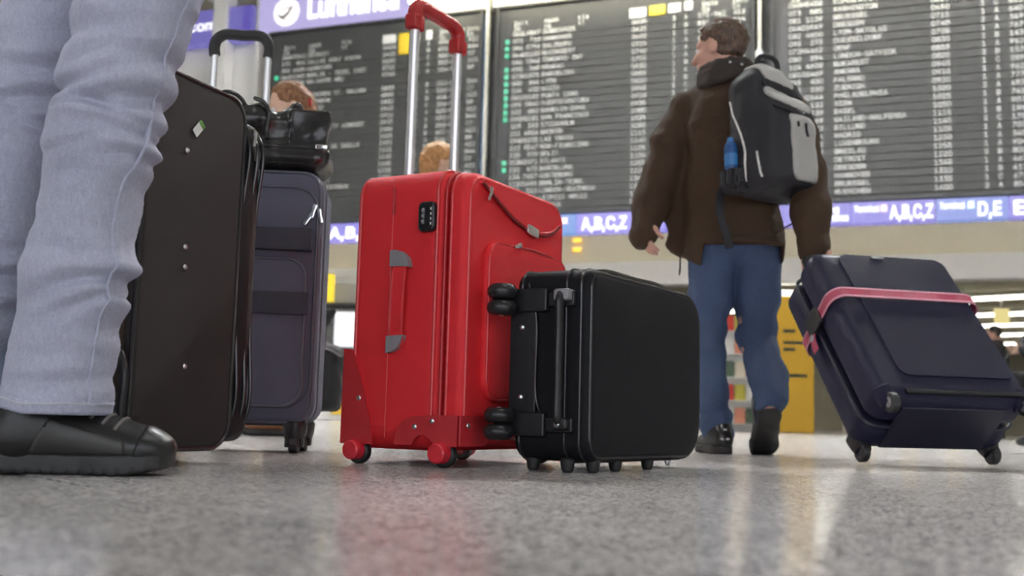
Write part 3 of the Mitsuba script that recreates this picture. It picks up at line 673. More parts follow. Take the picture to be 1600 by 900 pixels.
# --- red trolley suitcase
RED = frame(-0.13, 2.625, 0.0, 60.5)
t = Thing('suitcase', 'bright red soft suitcase with raised silver trolley poles, second from the small black case', 'suitcase', RED)
labels[t.key]['label'] = 'bright red upright soft suitcase with raised trolley handle and red wheels'
body = t.part('body', slab(0.48, 0.629, 0.255, 0.055, 0.036, 8, 6, 0.004, 0.0, at=(0.02, 0.0275, 0.3485)), 'red_fabric', smooth=40)
t.part('zipper', ring_at(0.468, 0.606, 0.056, -0.099, (0.02, 0.352), 0.0038), 'red_dark', parent=body)
t.part('piping', ring_at(0.474, 0.616, 0.054, -0.079, (0.02, 0.352), 0.0048), 'red_piping', parent=body)
t.part('piping', ring_at(0.474, 0.616, 0.054, 0.132, (0.02, 0.352), 0.0045), 'red_piping', parent=body)
t.part('side_seam', tube([(-0.2205, 0.04, 0.06), (-0.2208, 0.04, 0.35), (-0.2205, 0.04, 0.645)], 0.0013, 6), 'red_piping', parent=body)
t.part('embroidery', cat([bx(-0.2215, -0.2195, 0.033, 0.044, z, z + h, 0.0008) for z, h in ((0.562, 0.012), (0.577, 0.006), (0.586, 0.010), (0.600, 0.005), (0.610, 0.011))] + [bx(-0.2215, -0.2195, 0.036, 0.041, 0.56, 0.624, 0.0008)]), 'red_dark', parent=body)
lid = t.part('front_lid', slab(0.466, 0.606, 0.058, 0.060, 0.022, 8, 5, 0.006, 0.0, at=(0.02, -0.126, 0.352)), 'red_fabric', smooth=40)
t.part('piping', ring_at(0.438, 0.578, 0.050, -0.1515, (0.02, 0.352), 0.0045), 'red_piping', parent=lid)
t.part('piping', ring_at(0.464, 0.604, 0.060, -0.113, (0.02, 0.352), 0.0042), 'red_piping', parent=lid)
# upper pocket: a padded panel over the top with a drooping zip, lower pocket in front of it
up = [(-0.165, 0.628), (-0.13, 0.612), (-0.085, 0.592), (-0.03, 0.571), (0.04, 0.556), (0.11, 0.553), (0.17, 0.566), (0.215, 0.592)]
upP = smooth_path([(x, -0.159, z) for x, z in up], 40)
poly = [(p[0], p[2]) for p in upP] + [(0.205, 0.618), (0.16, 0.637), (-0.12, 0.637), (-0.15, 0.634)]
g = extrude(poly, 0.010, 'y', (0, -0.158, 0)); pu = t.part('top_pocket', g, 'red_fabric', parent=None, smooth=20)
t.part('zipper', tube(upP + [0, -0.004, 0], 0.0028, 8), 'seam_dark', parent=pu)
t.part('zipper_edge', tube(upP + [0, -0.004, 0.0065], 0.0022, 6), 'red_piping', parent=pu)
pull(t, (-0.136, -0.163, 0.618), 'chrome', 0.5, 0.030, pu)
g = slab(0.055, 0.024, 0.006, 0.006, 0.002, 4, 2); g.apply_transform(trimesh.transformations.rotation_matrix(0.12, (0, 1, 0))); g.apply_translation((0.065, -0.166, 0.556))
t.part('label_tab', g, 'steel', parent=pu)
lp = t.part('front_pocket', slab(0.385, 0.36, 0.026, 0.050, 0.011, 8, 4, 0.006, 0.0, at=(0.044, -0.163, 0.326)), 'red_fabric', smooth=40)
t.part('piping', ring_at(0.377, 0.352, 0.048, -0.172, (0.044, 0.326), 0.0035), 'red_piping', parent=lp)
t.part('pocket_zip', tube(smooth_path([(-0.06, -0.172, 0.503), (0.05, -0.175, 0.507), (0.16, -0.173, 0.503)], 12), 0.0026, 8), 'red_dark', parent=lp)
pull(t, (-0.02, -0.176, 0.508), 'steel', 1.3, 0.028, lp)
# side handle with two grey end caps, lock
hs = [(-0.2225, 0.008, 0.462), (-0.2290, 0.008, 0.435), (-0.2315, 0.009, 0.39), (-0.2315, 0.010, 0.335), (-0.2290, 0.011, 0.29), (-0.2225, 0.012, 0.262)]
hp = smooth_path(hs, 24)
h = t.part('side_handle', ribbon(hp, [(-1, 0, 0)] * len(hp), 0.030, 0.006), 'red_fabric', smooth=30)
t.part('grip_edge', tube(hp + [-0.004, 0.0155, 0], 0.003, 6), 'red_piping', parent=h); t.part('grip_edge', tube(hp + [-0.004, -0.0155, 0], 0.003, 6), 'red_piping', parent=h)
def plate(poly, x, d, m, name, parent=None, sm=20):
    """outline in y,z fixed on the left face"""
    return t.part(name, extrude(poly, d, 'x', (x, 0, 0)), m, sm, parent)
def arcp(cx, cz, r, a0, a1, n=7): return [(cx + r * math.cos(math.radians(a)), cz + r * math.sin(math.radians(a))) for a in np.linspace(a0, a1, n)]
plate([(0.034, 0.440), (0.034, 0.476)] + [(0.02, 0.477), (0.002, 0.472), (-0.012, 0.460), (-0.019, 0.438)], -0.228, 0.016, 'grey_plastic', 'handle_cap', h)
plate([(0.036, 0.246), (0.036, 0.284), (-0.008, 0.286), (-0.004, 0.272), (0.006, 0.258), (0.020, 0.249)], -0.228, 0.016, 'grey_plastic', 'handle_cap', h)
lk = t.part('lock', sideways(slab(0.044, 0.068, 0.018, 0.013, 0.006, 5, 3, at=(0.058, -0.226, 0.548))), 'black_plastic')
for k in range(3): t.part('dial', cyl(0.006, 0.006, 'y', (-0.234, -0.052, 0.536 + 0.0125 * k), n=14), 'grey_plastic', parent=lk)
t.part('mark', cat([bx(-0.2358, -0.2345, -0.0735, -0.0705, z, z + 0.006) for z in (0.528, 0.539, 0.550, 0.561)]), 'tag_white', smooth=False, parent=lk)
# corner guards, rivets, wheels
g1 = plate([(0.159, 0.044), (0.159, 0.258), (0.135, 0.255)] + [(0.112, 0.20), (0.093, 0.14), (0.078, 0.09), (0.070, 0.044)], -0.2225, 0.006, 'red_dark', 'corner_guard')
t.part('guard_back', slab(0.10, 0.20, 0.006, 0.02, 0.002, 4, 2, at=(-0.165, 0.157, 0.15)), 'red_dark', parent=g1)
t.part('rivet', rivet((-0.2255, 0.111, 0.146), '-x'), 'steel', parent=g1)
g2 = plate([(-0.096, 0.046), (-0.083, 0.060), (-0.070, 0.068), (-0.055, 0.068), (-0.043, 0.060), (-0.036, 0.046), (0.012, 0.046), (0.006, 0.075), (-0.010, 0.098), (-0.035, 0.108), (-0.100, 0.112), (-0.152, 0.112), (-0.152, 0.046)], -0.2225, 0.006, 'red_dark', 'corner_guard')
t.part('guard_front', slab(0.125, 0.066, 0.006, (0.03, 0.03, 0.004, 0.004), 0.002, 4, 2, at=(-0.162, -0.157, 0.079)), 'red_dark', parent=g2)
t.part('rivet', rivet((-0.2255, -0.043, 0.086), '-x'), 'steel', parent=g2); t.part('rivet', rivet((-0.2255, -0.088, 0.099), '-x'), 'steel', parent=g2)
t.part('rivet', rivet((-0.195, -0.160, 0.091), '-y'), 'steel', parent=g2)
for (x, y) in ((-0.205, -0.110), (-0.205, 0.118), (0.232, -0.110), (0.232, 0.118)):
    s = -1 if x < 0 else 1
    k = wheel(t, (x, y, 0.0275), 0.0275, 0.022, 'x', 'red_plastic')
    hb = lathe([(0.004, -0.024), (0.018, -0.024), (0.0215, -0.020), (0.0225, 0.0), (0.0225, 0.012), (0.012, 0.014)] if s < 0 else [(0.012, -0.014), (0.0225, -0.012), (0.0225, 0.0), (0.0215, 0.020), (0.018, 0.024), (0.004, 0.024)], 28, 'x', (x + s * 0.016, y, 0.031))
    t.part('wheel_cap', hb, 'red_plastic', parent=k)
    t.part('wheel_housing', bx(x - 0.016, x + 0.016, y - 0.022, y + 0.022, 0.036, 0.062, 0.008), 'red_plastic', parent=k)
# trolley poles and grip
for x in (-0.058, 0.142):
    t.part('pole', tube([(x, 0.115, 0.63), (x, 0.115, 0.86), (x, 0.115, 1.09)], 0.0125, 16), 'alu', smooth=40)
    t.part('pole_collar', bx(x - 0.018, x + 0.018, 0.10, 0.131, 0.655, 0.675, 0.004), 'red_plastic')
gr = smooth_path([(-0.058, 0.115, 1.066), (-0.058, 0.115, 1.094), (-0.054, 0.115, 1.114), (-0.038, 0.115, 1.126), (0.0, 0.115, 1.128), (0.042, 0.115, 1.129), (0.084, 0.115, 1.128), (0.122, 0.115, 1.126), (0.138, 0.115, 1.114), (0.142, 0.115, 1.094), (0.142, 0.115, 1.066)], 60)
t.part('grip', tube(gr, 0.0192, 16, False, 0.95), 'red_grip', smooth=50)
for x in (-0.058, 0.142): t.part('grip_collar', slab(0.044, 0.040, 0.036, 0.006, 0.008, 4, 3, at=(x, 0.115, 1.078)), 'red_grip')

# --- small black cabin case, lying on its long side
BLK = frame(0.17, 2.285, 0.0, 57.0)
t = Thing('suitcase', 'small black case lying on its side, wheels pointing at the red suitcase', 'suitcase', BLK)
bodyM = slab(0.58, 0.408, 0.19, (0.085, 0.085, 0.035, 0.045), 0.020, 10, 5, 0.006, 0.0, at=(0.285, 0.095, 0.226))
b = t.part('body', bodyM, 'black_nylon', smooth=40)
def oring(y, ins, r): # follows the body's outline
    o = rrect(0.58 - 2 * ins, 0.408 - 2 * ins, (0.085, 0.085, 0.035, 0.045), 10); return tube(np.column_stack([o[:, 0] + 0.285, np.full(len(o), y), o[:, 1] + 0.226]), r, 8, True)
for y in (0.006, 0.026): t.part('piping', oring(y, 0.002 if y > 0.01 else 0.009, 0.0042), 'black_piping', parent=b)
t.part('zipper', oring(0.06, -0.0008, 0.0028), 'black_piping', parent=b)
t.part('piping', oring(0.172, 0.001, 0.004), 'black_piping', parent=b)
def lplate(y0, y1, z0, z1, x0, x1, m, name, bev=0.004, parent=None): return t.part(name, bx(x0, x1, y0, y1, z0, z1, bev), m, parent=parent)
# end with the wheels: side plates, housings, carrying bar
base = lplate(0.128, 0.196, 0.120, 0.350, -0.014, 0.01, 'black_plastic', 'base_plate')
t.part('plate_edge', tube(smooth_path([(-0.0145, 0.150, 0.40), (-0.0145, 0.132, 0.34), (-0.0145, 0.1275, 0.30), (-0.0145, 0.1275, 0.17), (-0.0145, 0.118, 0.13), (-0.0145, 0.095, 0.105)], 30), 0.0022, 6), 'black_piping', parent=base)
for z in (0.305, 0.155): t.part('rivet', rivet((-0.0145, 0.164, z), '-x', 0.0058), 'steel', parent=base)
for z in (0.363, 0.098):
    hs_ = t.part('wheel_housing', slab(0.13, 0.052, 0.032, 0.012, 0.006, 4, 3), 'black_plastic')
    scene.pop(hs_)
    hs_ = t.part('wheel_housing', bx(-0.022, 0.02, 0.10, 0.205, z - 0.026, z + 0.026, 0.006), 'black_plastic')
    t.part('corner_block', bx(-0.018, 0.01, 0.035, 0.10, z - 0.016, z + 0.016, 0.005), 'black_plastic', parent=hs_)
    t.part('axle_arm', bx(-0.052, -0.01, 0.188, 0.208, z - 0.012, z + 0.012, 0.004), 'black_plastic', parent=hs_)
    for dz in (-0.0175, 0.0175):
        k = t.part('wheel', lathe([(0.012, -0.0165), (0.022, -0.0160), (0.028, -0.012), (0.0315, -0.005), (0.0320, 0.0), (0.0315, 0.005), (0.028, 0.012), (0.022, 0.0160), (0.012, 0.0165)], 36, 'z', (-0.046, 0.198, z + dz)), 'black_plastic', smooth=60)
    t.part('axle_bolt', cyl(0.006, 0.07, 'z', (-0.046, 0.198, z), n=16), 'steel', parent=hs_)
bar = t.part('carry_bar', tube(smooth_path([(-0.006, 0.060, 0.372), (-0.030, 0.060, 0.366), (-0.034, 0.060, 0.335), (-0.034, 0.060, 0.238), (-0.034, 0.060, 0.135), (-0.030, 0.060, 0.108), (-0.006, 0.060, 0.102)], 40), 0.0085, 10, False, 1.5), 'black_plastic')
t.part('carry_bar_foot', bx(-0.034, 0.0, 0.040, 0.078, 0.358, 0.384, 0.006), 'grey_plastic', parent=bar); t.part('carry_bar_foot', bx(-0.034, 0.0, 0.040, 0.078, 0.088, 0.114, 0.006), 'black_plastic', parent=bar)
t.part('recess_panel', bx(-0.004, 0.004, 0.085, 0.126, 0.125, 0.345, 0.002), 'bag_black', parent=base)
t.part('bolt', rivet((-0.034, 0.062, 0.100), '-x', 0.007), 'steel', parent=bar)
# side now on top: handle and zip; feet below
hp = smooth_path([(0.08, 0.05, 0.430), (0.11, 0.05, 0.435), (0.20, 0.05, 0.437), (0.32, 0.05, 0.437), (0.41, 0.05, 0.435), (0.44, 0.05, 0.430)], 30)
t.part('side_handle', ribbon(hp, [(0, 0, 1)] * len(hp), 0.028, 0.006), 'black_piping')
for k, (x, y) in enumerate(((0.03, 0.155), (0.012, 0.06), (0.17, 0.03), (0.33, 0.03), (0.05, 0.02))):
    t.part('foot', lathe([(0.004, 0.0), (0.009, 0.0), (0.013, 0.006), (0.016, 0.026), (0.012, 0.03)], 18, 'z', (x, y, 0.0)), 'rubber')
pull(t, (0.50, 0.05, 0.026), 'steel', 0.9, 0.030, b); pull(t, (0.47, 0.058, 0.026), 'steel', -0.7, 0.026, b)

# --- big charcoal brown suitcase behind the boot
BRN = frame(-0.688, 2.0, 0.0, 67.5)
t = Thing('suitcase', 'tall charcoal brown suitcase with a row of studs and a small sticker, behind the boot', 'suitcase', BRN)
def yslab(x0, x1, y0, y1, z0, z1, R, r, m=5, bulge=0.0):
    """box whose big outline lies in y,z (thickness along x)"""
    g = slab(y1 - y0, z1 - z0, x1 - x0, R, r, 8, m, bulge); v = g.vertices.copy()
    g.vertices = np.column_stack([v[:, 1] + (x0 + x1) / 2, v[:, 0] + (y0 + y1) / 2, v[:, 2] + (z0 + z1) / 2]); return fixed(g)
def side_outline(x0, x1, z0, z1, R, y0, y1, r):   # the visible face keeps rounded corners in x,z
    return slab(x1 - x0, z1 - z0, y1 - y0, R, r, 10, 5, 0.003, 0.0, at=((x0 + x1) / 2, (y0 + y1) / 2, (z0 + z1) / 2))
b = t.part('body', side_outline(0.0, 0.302, 0.030, 0.762, (0.06, 0.05, 0.03, 0.03), 0.0, 0.48, 0.016), 'brown_fabric', smooth=40)
o = rrect(0.296, 0.726, (0.057, 0.047, 0.03, 0.03), 10)
t.part('piping', tube(np.column_stack([o[:, 0] + 0.151, np.full(len(o), 0.004), o[:, 1] + 0.396]), 0.0045, 8, True), 'black_piping', parent=b)
l = t.part('front_lid', side_outline(0.298, 0.375, 0.046, 0.725, (0.06, 0.05, 0.01, 0.01), 0.006, 0.474, 0.02), 'bag_black', smooth=40)
for x, r in ((0.318, 0.004), (0.345, 0.0045), (0.366, 0.004)):
    t.part('piping', tube(smooth_path([(x, 0.03, 0.055), (x, 0.008, 0.10), (x, 0.0045, 0.2), (x, 0.0045, 0.6), (x, 0.008, 0.69), (x, 0.03, 0.722)], 40), r, 8), 'black_piping', parent=l)
pull(t, (0.330, 0.002, 0.70), 'steel', 0.2, 0.03, l); pull(t, (0.326, 0.002, 0.67), 'black_piping', -0.2, 0.03, l)
for x, z in ((0.112, 0.612), (0.124, 0.423), (0.127, 0.384), (0.144, 0.192)):
    t.part('stud', rivet((x, -0.003, z), '-y', 0.0055), 'steel', label='small round metal stud')
g = slab(0.036, 0.019, 0.0015, 0.002, 0.0006, 2, 2); g.apply_transform(trimesh.transformations.rotation_matrix(-0.85, (0, 1, 0))); g.apply_translation((0.142, -0.004, 0.664))
st = t.part('sticker', g, 'tag_white', label='small white sticker with a green end')
g = slab(0.010, 0.0195, 0.0016, 0.002, 0.0006, 2, 2, at=(0.013, -0.0006, 0)); g.apply_transform(trimesh.transformations.rotation_matrix(-0.85, (0, 1, 0))); g.apply_translation((0.142, -0.004, 0.664)); t.part('sticker_band', g, 'sticker_green', parent=st)
t.part('back_panel', bx(-0.006, 0.004, 0.02, 0.46, 0.06, 0.74, 0.004), 'brown_dark')
for y in (0.030, 0.45):
    sk = t.part('skid_rail', tube(smooth_path([(-0.008, y - 0.026, 0.05), (-0.016, y - 0.026, 0.12), (-0.016, y - 0.024, 0.19), (-0.016, y, 0.222), (-0.016, y + 0.024, 0.19), (-0.016, y + 0.026, 0.12), (-0.008, y + 0.026, 0.05)], 40), 0.009, 10), 'black_plastic', label='black plastic skid rail')
for x, y in ((0.045, 0.06), (0.045, 0.43), (0.25, 0.14), (0.25, 0.42)):
    k = wheel(t, (x, y, 0.018), 0.018, 0.02, 'y', 'black_plastic'); t.part('wheel_housing', bx(x - 0.02, x + 0.02, y - 0.018, y + 0.018, 0.026, 0.042, 0.004), 'black_plastic', parent=k)

# --- blue grey suitcase behind it, trolley handle raised
GRY = frame(-0.76, 2.96, 0.0, 4.0)
t = Thing('suitcase', 'blue grey soft suitcase with two dark bands, standing under the black leather handbag', 'suitcase', GRY)
b = t.part('body', slab(0.485, 0.70, 0.25, 0.055, 0.022, 8, 5, 0.010, 0.0, at=(-0.008, 0.130, 0.425)), 'grey_fabric', smooth=40)
t.part('piping', ring_at(0.470, 0.685, 0.055, 0.010, (-0.008, 0.425), 0.005), 'grey_pipe', parent=b)
t.part('piping', ring_at(0.482, 0.696, 0.055, 0.075, (-0.008, 0.425), 0.0045), 'grey_band', parent=b)
for (x0, x1, z0, z1, nm) in ((-0.235, 0.212, 0.548, 0.610, 'upper_band'), (-0.19, 0.205, 0.372, 0.434, 'lower_band')):
    t.part(nm, bx(x0, x1, -0.0185, 0.012, z0, z1, 0.003), 'grey_band')
p_ = t.part('front_pocket', slab(0.405, 0.40, 0.016, 0.055, 0.007, 8, 4, 0.006, 0.0, at=(-0.004, 0.0, 0.325)), 'grey_fabric', smooth=40)
t.part('piping', ring_at(0.405, 0.40, 0.055, -0.006, (-0.004, 0.325), 0.0042), 'grey_pipe', parent=p_)
t.part('lower_piping', ring_at(0.455, 0.60, 0.06, 0.003, (-0.006, 0.425), 0.0036), 'grey_pipe', parent=b)
for k, (dx, tl) in enumerate(((0.214, 0.25), (0.226, -0.25), (0.205, 0.6))): pull(t, (dx, -0.002, 0.672 - 0.012 * k), 'chrome', tl, 0.034, b)
for x, y in ((-0.19, 0.03), (0.185, 0.03), (-0.19, 0.22), (0.185, 0.22)):
    k = wheel(t, (x, y, 0.029), 0.029, 0.026, 'x', 'grey_plastic')
    t.part('wheel_fork', lathe([(0.01, 0.0), (0.028, 0.004), (0.032, 0.02), (0.034, 0.042), (0.03, 0.05)], 20, 'z', (x, y, 0.036)), 'black_plastic', parent=k)
    for s in (-1, 1): t.part('fork_arm', bx(x + s * 0.020 - 0.005, x + s * 0.020 + 0.005, y - 0.016, y + 0.016, 0.016, 0.056, 0.003), 'black_plastic', parent=k)
for x in (-0.132, 0.026):
    t.part('pole', tube([(x, 0.235, 0.77), (x, 0.235, 0.98), (x, 0.235, 1.19)], 0.0105, 16), 'alu', smooth=40)
gp = smooth_path([(-0.132, 0.235, 1.165), (-0.132, 0.235, 1.205), (-0.118, 0.235, 1.224), (-0.053, 0.235, 1.230), (0.012, 0.235, 1.224), (0.026, 0.235, 1.205), (0.026, 0.235, 1.165)], 50)
t.part('grip', tube(gp, 0.0165, 14), 'black_matte', smooth=50)

# --- black leather handbag on the blue grey suitcase
t = Thing('handbag', 'glossy black leather handbag lying on the blue grey suitcase against its trolley poles', 'handbag', GRY)
def bag(P):
    Z = P[:, 2]
    d = rbox(P, (0.055, 0.105, 0.822), (0.188, 0.095, 0.046), 0.044)
    d = smin(d, rbox(P, (0.045, 0.10, 0.895), (0.155, 0.075, 0.060), 0.05), 0.02)
    d = smin(d, bone(P, (0.13, 0.09, 0.90), (0.142, 0.07, 0.966), 0.055, 0.018), 0.02)
    d = smin(d, bone(P, (-0.03, 0.07, 0.905), (0.045, 0.045, 0.925), 0.058, 0.045), 0.02)
    d = smin(d, np.maximum(rbox(P, (0.19, 0.035, 0.892), (0.058, 0.012, 0.062), 0.008), (P[:, 0] - 0.24) * 0.9 - (Z - 0.935) * 0.12), 0.012)
    d = d + 0.0035 * np.sin(38 * P[:, 0] + 22 * Z + 3 * np.sin(24 * Z)) * np.exp(-((Z - 0.91) / 0.05) ** 2) - 0.010 * nz(P, 26, 3)
    return np.maximum(d + 0.004 * np.exp(-((Z - 0.842) / 0.004) ** 2), 0.7755 - Z)
t.part('body', snet(bag, (-0.19, -0.03, 0.765), (0.28, 0.24, 1.01), 0.0035), 'leather', smooth=True)
hp = smooth_path([(-0.10, 0.04, 0.93), (-0.08, 0.02, 0.975), (-0.045, 0.02, 0.992), (-0.015, 0.03, 0.982), (0.005, 0.05, 0.955)], 24); t.part('handle', tube(hp, 0.006, 8), 'leather')
hp = smooth_path([(0.03, 0.012, 0.975), (0.06, 0.004, 0.960), (0.075, 0.0, 0.925), (0.070, 0.006, 0.89), (0.072, 0.005, 0.86)], 24); t.part('strap', tube(hp, 0.006, 8), 'leather')
t.part('tip', bx(0.205, 0.238, 0.004, 0.012, 0.836, 0.850, 0.003), 'chrome', label='small silver metal tip')

# --- navy hard suitcase, tilted while it is pulled along
Rx = np.eye(4); a_ = math.radians(-42); Rx[1:3, 1:3] = [[math.cos(a_), -math.sin(a_)], [math.sin(a_), math.cos(a_)]]
NAV = frame(1.236, 3.28, 0.0375, 12.7) @ Rx
t = Thing('suitcase', 'navy hard shell suitcase tilted on two wheels, red strap around it', 'suitcase', NAV)
NW, ND, NH = 0.50, 0.24, 0.645
b = t.part('shell', slab(NW, NH, 0.125, 0.055, 0.045, 10, 7, 0.008, 0.0, at=(0, -0.178, NH / 2)), 'navy_shell', smooth=45)
t.part('back_shell', slab(NW, NH, 0.105, 0.055, 0.040, 10, 7, 0.0, 0.0, at=(0, -0.0575, NH / 2)), 'navy_shell', smooth=45)
t.part('rim', ring_at(NW - 0.006, NH - 0.006, 0.054, -0.1125, (0, NH / 2), 0.006), 'navy_dark', parent=b)
t.part('front_panel', slab(0.375, NH - 0.11, 0.004, 0.035, 0.0019, 6, 3, 0.001, 0.0, at=(0.03, -0.2455, NH / 2 + 0.025)), 'navy_shell', parent=b)
t.part('lower_groove', bx(-0.165, 0.215, -0.2425, -0.235, 0.014, 0.034, 0.003), 'black_nylon', parent=b)
t.part('base_plate', slab(0.34, 0.15, 0.008, 0.03, 0.003, 5, 2), 'navy_dark'); scene.pop(t.key + '__base_plate')
t.part('base_plate', bx(-0.17, 0.17, -0.20, -0.03, -0.006, 0.004, 0.003), 'navy_dark')
bd = t.part('badge', slab(0.045, 0.010, 0.004, 0.004, 0.0012, 3, 2, at=(-0.02, -0.251, NH - 0.045)), 'steel', label='small metal badge')
# spinner wheels: the two on the floor at the pole side, two in the air in front
for x in (-0.215, 0.215):
    for y, up in ((-0.012, 0), (-0.225, 1)):
        ax = (x, y, -0.008)
        k = wheel(t, ax, 0.0285, 0.024, 'x', 'grey_plastic' if up else 'navy_dark')
        t.part('wheel_bracket', lathe([(0.008, -0.022), (0.024, -0.020), (0.030, 0.0), (0.034, 0.03), (0.022, 0.045)], 20, 'z', (x * 0.985, y * 0.92 - 0.003, 0.014)), 'navy_shell' if up else 'black_plastic', parent=k)
for x in (-0.10, 0.04): t.part('pole', tube([(x, -0.03, NH - 0.02), (x, -0.03, NH + 0.20)], 0.0085, 10), 'steel')
gp = smooth_path([(-0.10, -0.03, NH + 0.17), (-0.098, -0.03, NH + 0.195), (-0.07, -0.03, NH + 0.210), (-0.03, -0.03, NH + 0.213), (0.01, -0.03, NH + 0.210), (0.038, -0.03, NH + 0.195), (0.04, -0.03, NH + 0.17)], 40)
t.part('grip', tube(gp, 0.014, 12), 'black_plastic')
t.part('corner_guard', bx(0.205, 0.255, -0.10, -0.02, NH - 0.10, NH - 0.045, 0.014), 'black_plastic')
# luggage strap around the width
s = Thing('luggage_strap', 'red luggage strap with pale edges around the navy suitcase', 'strap', NAV)
so = rrect(NW + 0.006, ND + 0.022, 0.045, 8); zS = 0.415
P = np.column_stack([so[:, 0], so[:, 1] - 0.1275, np.full(len(so), zS)])
P = np.vstack([P, P[:1]])
q = []
for a, c in zip(P[:-1], P[1:]):
    n_ = max(1, int(np.linalg.norm(c - a) / 0.03)); q += [a + (c - a) * i / n_ for i in range(n_)]
P = np.array(q)
def band(z0, z1, off):
    lo = P.copy(); hi = P.copy(); c = np.array([0, -0.1225]); rings = []
    nrm = P[:, :2] - c; nrm = np.sign(nrm) * np.abs(nrm) ** 0.3 * 0; 
    tan = np.roll(P, -1, 0) - np.roll(P, 1, 0); nn = np.column_stack([tan[:, 1], -tan[:, 0]]); nn /= np.linalg.norm(nn, axis=1, keepdims=True)
    for p, m_ in zip(P, nn):
        i, o_ = p[:2], p[:2] + m_ * off
        rings.append([(i[0], i[1], z0), (o_[0], o_[1], z0), (o_[0], o_[1], z1), (i[0], i[1], z1)])
    return loft(rings, wrap=True)
s.part('webbing', band(zS - 0.021, zS + 0.021, 0.0022), 'strap_red')
for z in (zS - 0.017, zS + 0.017): s.part('edge_stripe', band(z - 0.004, z + 0.004, 0.0030), 'strap_edge')
s.part('buckle', bx(-0.268, -0.252, -0.165, -0.085, zS - 0.034, zS + 0.034, 0.006), 'black_plastic')
s.part('buckle_pin', bx(-0.273, -0.262, -0.105, -0.085, zS - 0.05, zS - 0.03, 0.004), 'steel')
s.part('tail', ribbon(smooth_path([(-0.260, -0.10, zS - 0.02), (-0.266, -0.092, zS - 0.05), (-0.264, -0.085, zS - 0.085)], 10), [(-1, 0, 0)] * 10, 0.03, 0.003), 'strap_red')
# ------------------------------------------------------------------ people
def project(fn, pts, n=12):
    P = np.asarray(pts, float).copy(); e = 0.003
    for _ in range(n):
        d = fn(P); G = np.stack([fn(P + np.eye(3)[k] * e) - fn(P - np.eye(3)[k] * e) for k in range(3)], 1) / (2 * e)
        P -= d[:, None] * G / np.maximum((G * G).sum(1), 0.3)[:, None]
    return P
def V3(*p): return np.array(p, float)
def finger_chain(base, h, n, length, curl, r):
    pts = [np.asarray(base)]; a = 0.12
    for k, L in enumerate((0.45, 0.32, 0.23)):
        a += curl * (0.6 if k == 0 else 0.9)
        pts.append(pts[-1] + (h * math.cos(a) + n * math.sin(a)) * length * L)
    return pts, [r, r * 0.95, r * 0.88, r * 0.75]
def hand_bones(w, h, n, side, curl, L):
    """w wrist, h hand direction, n the way the palm looks, side +1/-1 which side the thumb is on"""
    h = unit(h); n = unit(n - h * (n @ h)); s = np.cross(h, n) * side; out = []
    for i, (fl, ba) in enumerate(((0.072, 0.088), (0.080, 0.092), (0.075, 0.089), (0.058, 0.082))):
        off = s * (0.031 - 0.0205 * i) * L
        out.append(([w + h * 0.02 * L + off * 0.55, w + h * ba * L + off], [0.015 * L, 0.0115 * L]))
        out.append(finger_chain(w + h * ba * L + off, h, n, fl * L, curl, 0.0088 * L))
    th = unit(h * 0.62 + s * 0.62 + n * 0.45); b = w + h * 0.030 * L + s * 0.026 * L
    out.append(([b, b + th * 0.045 * L, b + (th + h * 0.5 + n * curl) * 0.055 * L], [0.0145 * L, 0.0105 * L, 0.0085 * L]))
    return out
def head_sdf(c, f, u, S=1.0):
    f = unit(f); u = unit(u - f * (u @ f)); r = np.cross(f, u); B = np.array([r, f, u])
    q = lambda a, b, d: c + (r * a + f * b + u * d) * S
    def fn(P):
        d = ell(P, q(0, -0.012, 0.036), np.array((0.076, 0.098, 0.090)) * S, B)
        d = smin(d, ell(P, q(0, 0.028, -0.042), np.array((0.056, 0.066, 0.066)) * S, B), 0.03 * S)
        d = smin(d, ell(P, q(0, 0.070, -0.088), np.array((0.024, 0.020, 0.019)) * S, B), 0.02 * S)
        for s in (-1, 1):
            d = smin(d, bone(P, q(s * 0.046, 0.066, 0.026), q(s * 0.012, 0.084, 0.028), 0.011 * S, 0.011 * S), 0.016 * S)
            d = smin(d, ell(P, q(s * 0.042, 0.062, -0.020), np.array((0.02, 0.02, 0.02)) * S, B), 0.02 * S)
            d = smax(d, -(np.sqrt(((P - q(s * 0.032, 0.097, 0.010)) ** 2).sum(1)) - 0.015 * S), 0.012 * S)
            d = smin(d, ell(P, q(s * 0.078, -0.012, 0.000), np.array((0.010, 0.020, 0.032)) * S, B), 0.008 * S)
            d = smin(d, bone(P, q(0, 0.090, -0.054), q(s * 0.020, 0.083, -0.055), 0.0075 * S, 0.005 * S), 0.008 * S)
        d = smin(d, bone(P, q(0, 0.090, 0.018), q(0, 0.112, -0.022), 0.009 * S, 0.014 * S), 0.012 * S)
        return smin(d, bone(P, q(0, -0.024, -0.03), q(0, -0.032, -0.13), 0.054 * S, 0.058 * S), 0.025 * S)
    return fn, q, B
